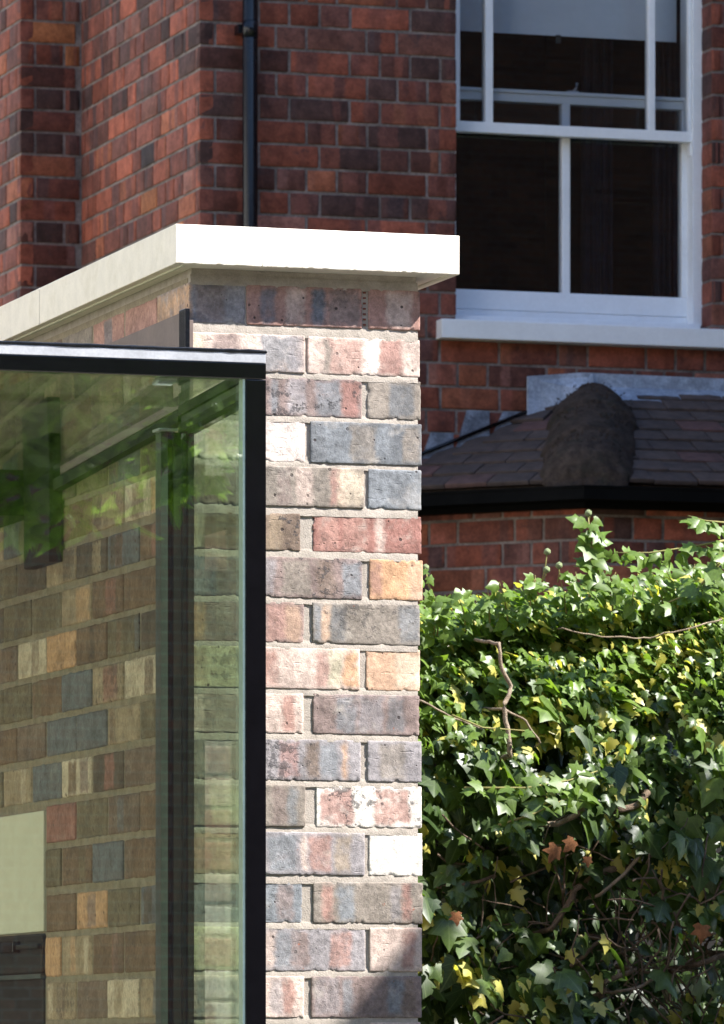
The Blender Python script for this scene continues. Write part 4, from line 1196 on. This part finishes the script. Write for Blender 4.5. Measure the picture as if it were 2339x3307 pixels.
# dead leaves caught in the ivy
for px, py, sz in ((1800, 2765, .042), (1855, 2740, .034), (2270, 3020, .042), (1475, 2970, .030), (1900, 2785, .022)):
    lv, uv = leaf_verts(LOBED, .55, .35, rng, .05); m = pydata('dead_leaf', lv, LTRI, True)
    o = link('dead_leaf', m, DEADL, ivy); o.location = onY(px, py, YI - .05) + IOFF + Vector((0, 0, sz * .5)); o.scale = (sz,) * 3
    o.rotation_euler = frame_for(Vector((rng.gauss(0, .3), -1, .2)), Vector((rng.gauss(0, .3), -.2, -1))).to_euler()
# the old wall the ivy climbs, coloured near-black for deep shade
zw = onY(1700, 2060, YI + .85).z
ow = empty('old_wall', ((ivx0 + ivx1) / 2, YI + .85, 0))
tag(ow, 'old garden wall behind the ivy, near-black in place of deep shade', 'wall')
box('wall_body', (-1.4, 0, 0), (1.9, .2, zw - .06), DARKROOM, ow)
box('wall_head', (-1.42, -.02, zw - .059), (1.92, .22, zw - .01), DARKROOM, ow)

# ------------------------------------------------------------------ greenery outside the picture: dapples and reflections
def leafy(name, label, cat, group, base, crowns, nleaf, lsize, shape=LONG, trunk=True, seed=1, tone=.5):
    rg = random.Random(seed)
    t = empty(name, base); tag(t, label, cat, group); its = []
    tot = sum(c[1][0] * c[1][1] * c[1][2] for c in crowns)
    for (c, r) in crowns:
        n = int(nleaf * r[0] * r[1] * r[2] / tot)
        clumps = [Vector((rg.gauss(0, .5), rg.gauss(0, .5), rg.gauss(0, .45))) for _ in range(max(6, n // 60))]
        for i in range(n):
            q = clumps[rg.randrange(len(clumps))] + Vector((rg.gauss(0, .14), rg.gauss(0, .14), rg.gauss(0, .12)))
            if q.length > 1.05: q *= 1.0 / q.length
            p = Vector((c[0] + q.x * r[0], c[1] + q.y * r[1], c[2] + q.z * r[2]))
            its.append((p, Vector((rg.gauss(0, .6), rg.gauss(0, .6), rg.gauss(.7, .4))), Vector((rg.gauss(0, 1), rg.gauss(0, 1), rg.gauss(-.4, .5))), lsize * rg.uniform(.6, 1.3), shape, (0, min(1, max(0, rg.gauss(tone, .25))), rg.random())))
    cr = leaf_cloud('crown', its, TREEL, t, rg); cr['kind'] = 'stuff'
    if trunk:
        h = min(c[0][2] for c in crowns)
        tube('trunk', [(0, 0, 0), (.05, .02, h * .5), (0, .05, h), (.02, 0, h + crowns[0][1][2] * .6)], [.04 * h ** .6 + .05, .03 * h ** .6 + .04, .02 * h ** .6 + .03, .02], BARKD, t, 8)
        for c, r in crowns:
            tube('limb', [(0, .03, h * .7), (c[0] * .5, c[1] * .5, (h * .7 + c[2]) / 2 + .1), (c[0], c[1], c[2])], [.05, .035, .012], BARKD, t, 6)
    return t
# unseen hedge added to dapple the foot of the ivy with shade
zs = onY(1800, 2430, YI).z + (YI - .6) * SUN.z / -SUN.y
leafy('shade_hedge', 'unseen tall loose hedge added to shade the foot of the ivy', 'hedge', None, (4.0, .6, 0),
      [((0, 0, zs - .95), (1.35, .35, .95)), ((.1, 0, zs - 2.2), (1.5, .4, 1.1))], 3100, .13, HEART, True, 3)
# the tree mirrored in the glass front
Pm = onY(20, 1190, FP); dm = ray(20, 1190); dm = Vector((dm.x, -dm.y, dm.z))
tp = Pm + dm * 9.0
leafy('garden_tree', 'light green garden tree mirrored in the glass box', 'tree', None, (tp.x - .3, tp.y + .4, 0),
      [((.2, -.4, tp.z + .10), (.95, .5, .66))], 6800, .12, LONG, True, 9, .95)
# row of houses added out of view to block sky and darken the reflections
te = empty('added_terrace', (8, -36, 0)); tag(te, 'dark brick houses added out of view to keep sky out of the panes', 'added_terrace')
box('terrace_wall', (-40, -8, 0), (40, 0, 19), FARBRICK, te)
prism('terrace_roof', [(-40.3, .3, 19.0), (-40.3, -8.3, 19.0), (-40.3, -4, 23.5)], (80.6, 0, 0), TILE, te)
for q in range(9):
    for z in (1.2, 4.6, 8.0, 11.4, 14.8): box('terrace_window', (-36 + q * 8.5, .0, z), (-34.6 + q * 8.5, .04, z + 1.9), DARKROOM, te)

# unseen white gable, added so its sunny wall bounces light onto left-facing walls
ng = empty('bounce_house', (-6.0, 10.5, 0)); tag(ng, 'unseen white rendered house added left of the glass box to bounce sunlight', 'house')
WREND = rough_mat('white_render', (.72, .68, .62), .05, 4, .9, .2, .003)
box('gable_wall', (-7, -13.5, 0), (0, 13.5, 8.5), WREND, ng)
prism('gable_roof', [(.3, -13.8, 8.5), (-7.3, -13.8, 8.5), (-3.5, -13.8, 11.5)], (0, 27.6, 0), TILE, ng)
for y in (-9, -3, 4, 9):
    wf = box('gable_window', (.0, y, 4.8), (.05, y + 1.1, 6.4), WHITE, ng); box('window_glass', (.05, y + .08, 4.88), (.056, y + 1.02, 6.32), DARKROOM, wf)
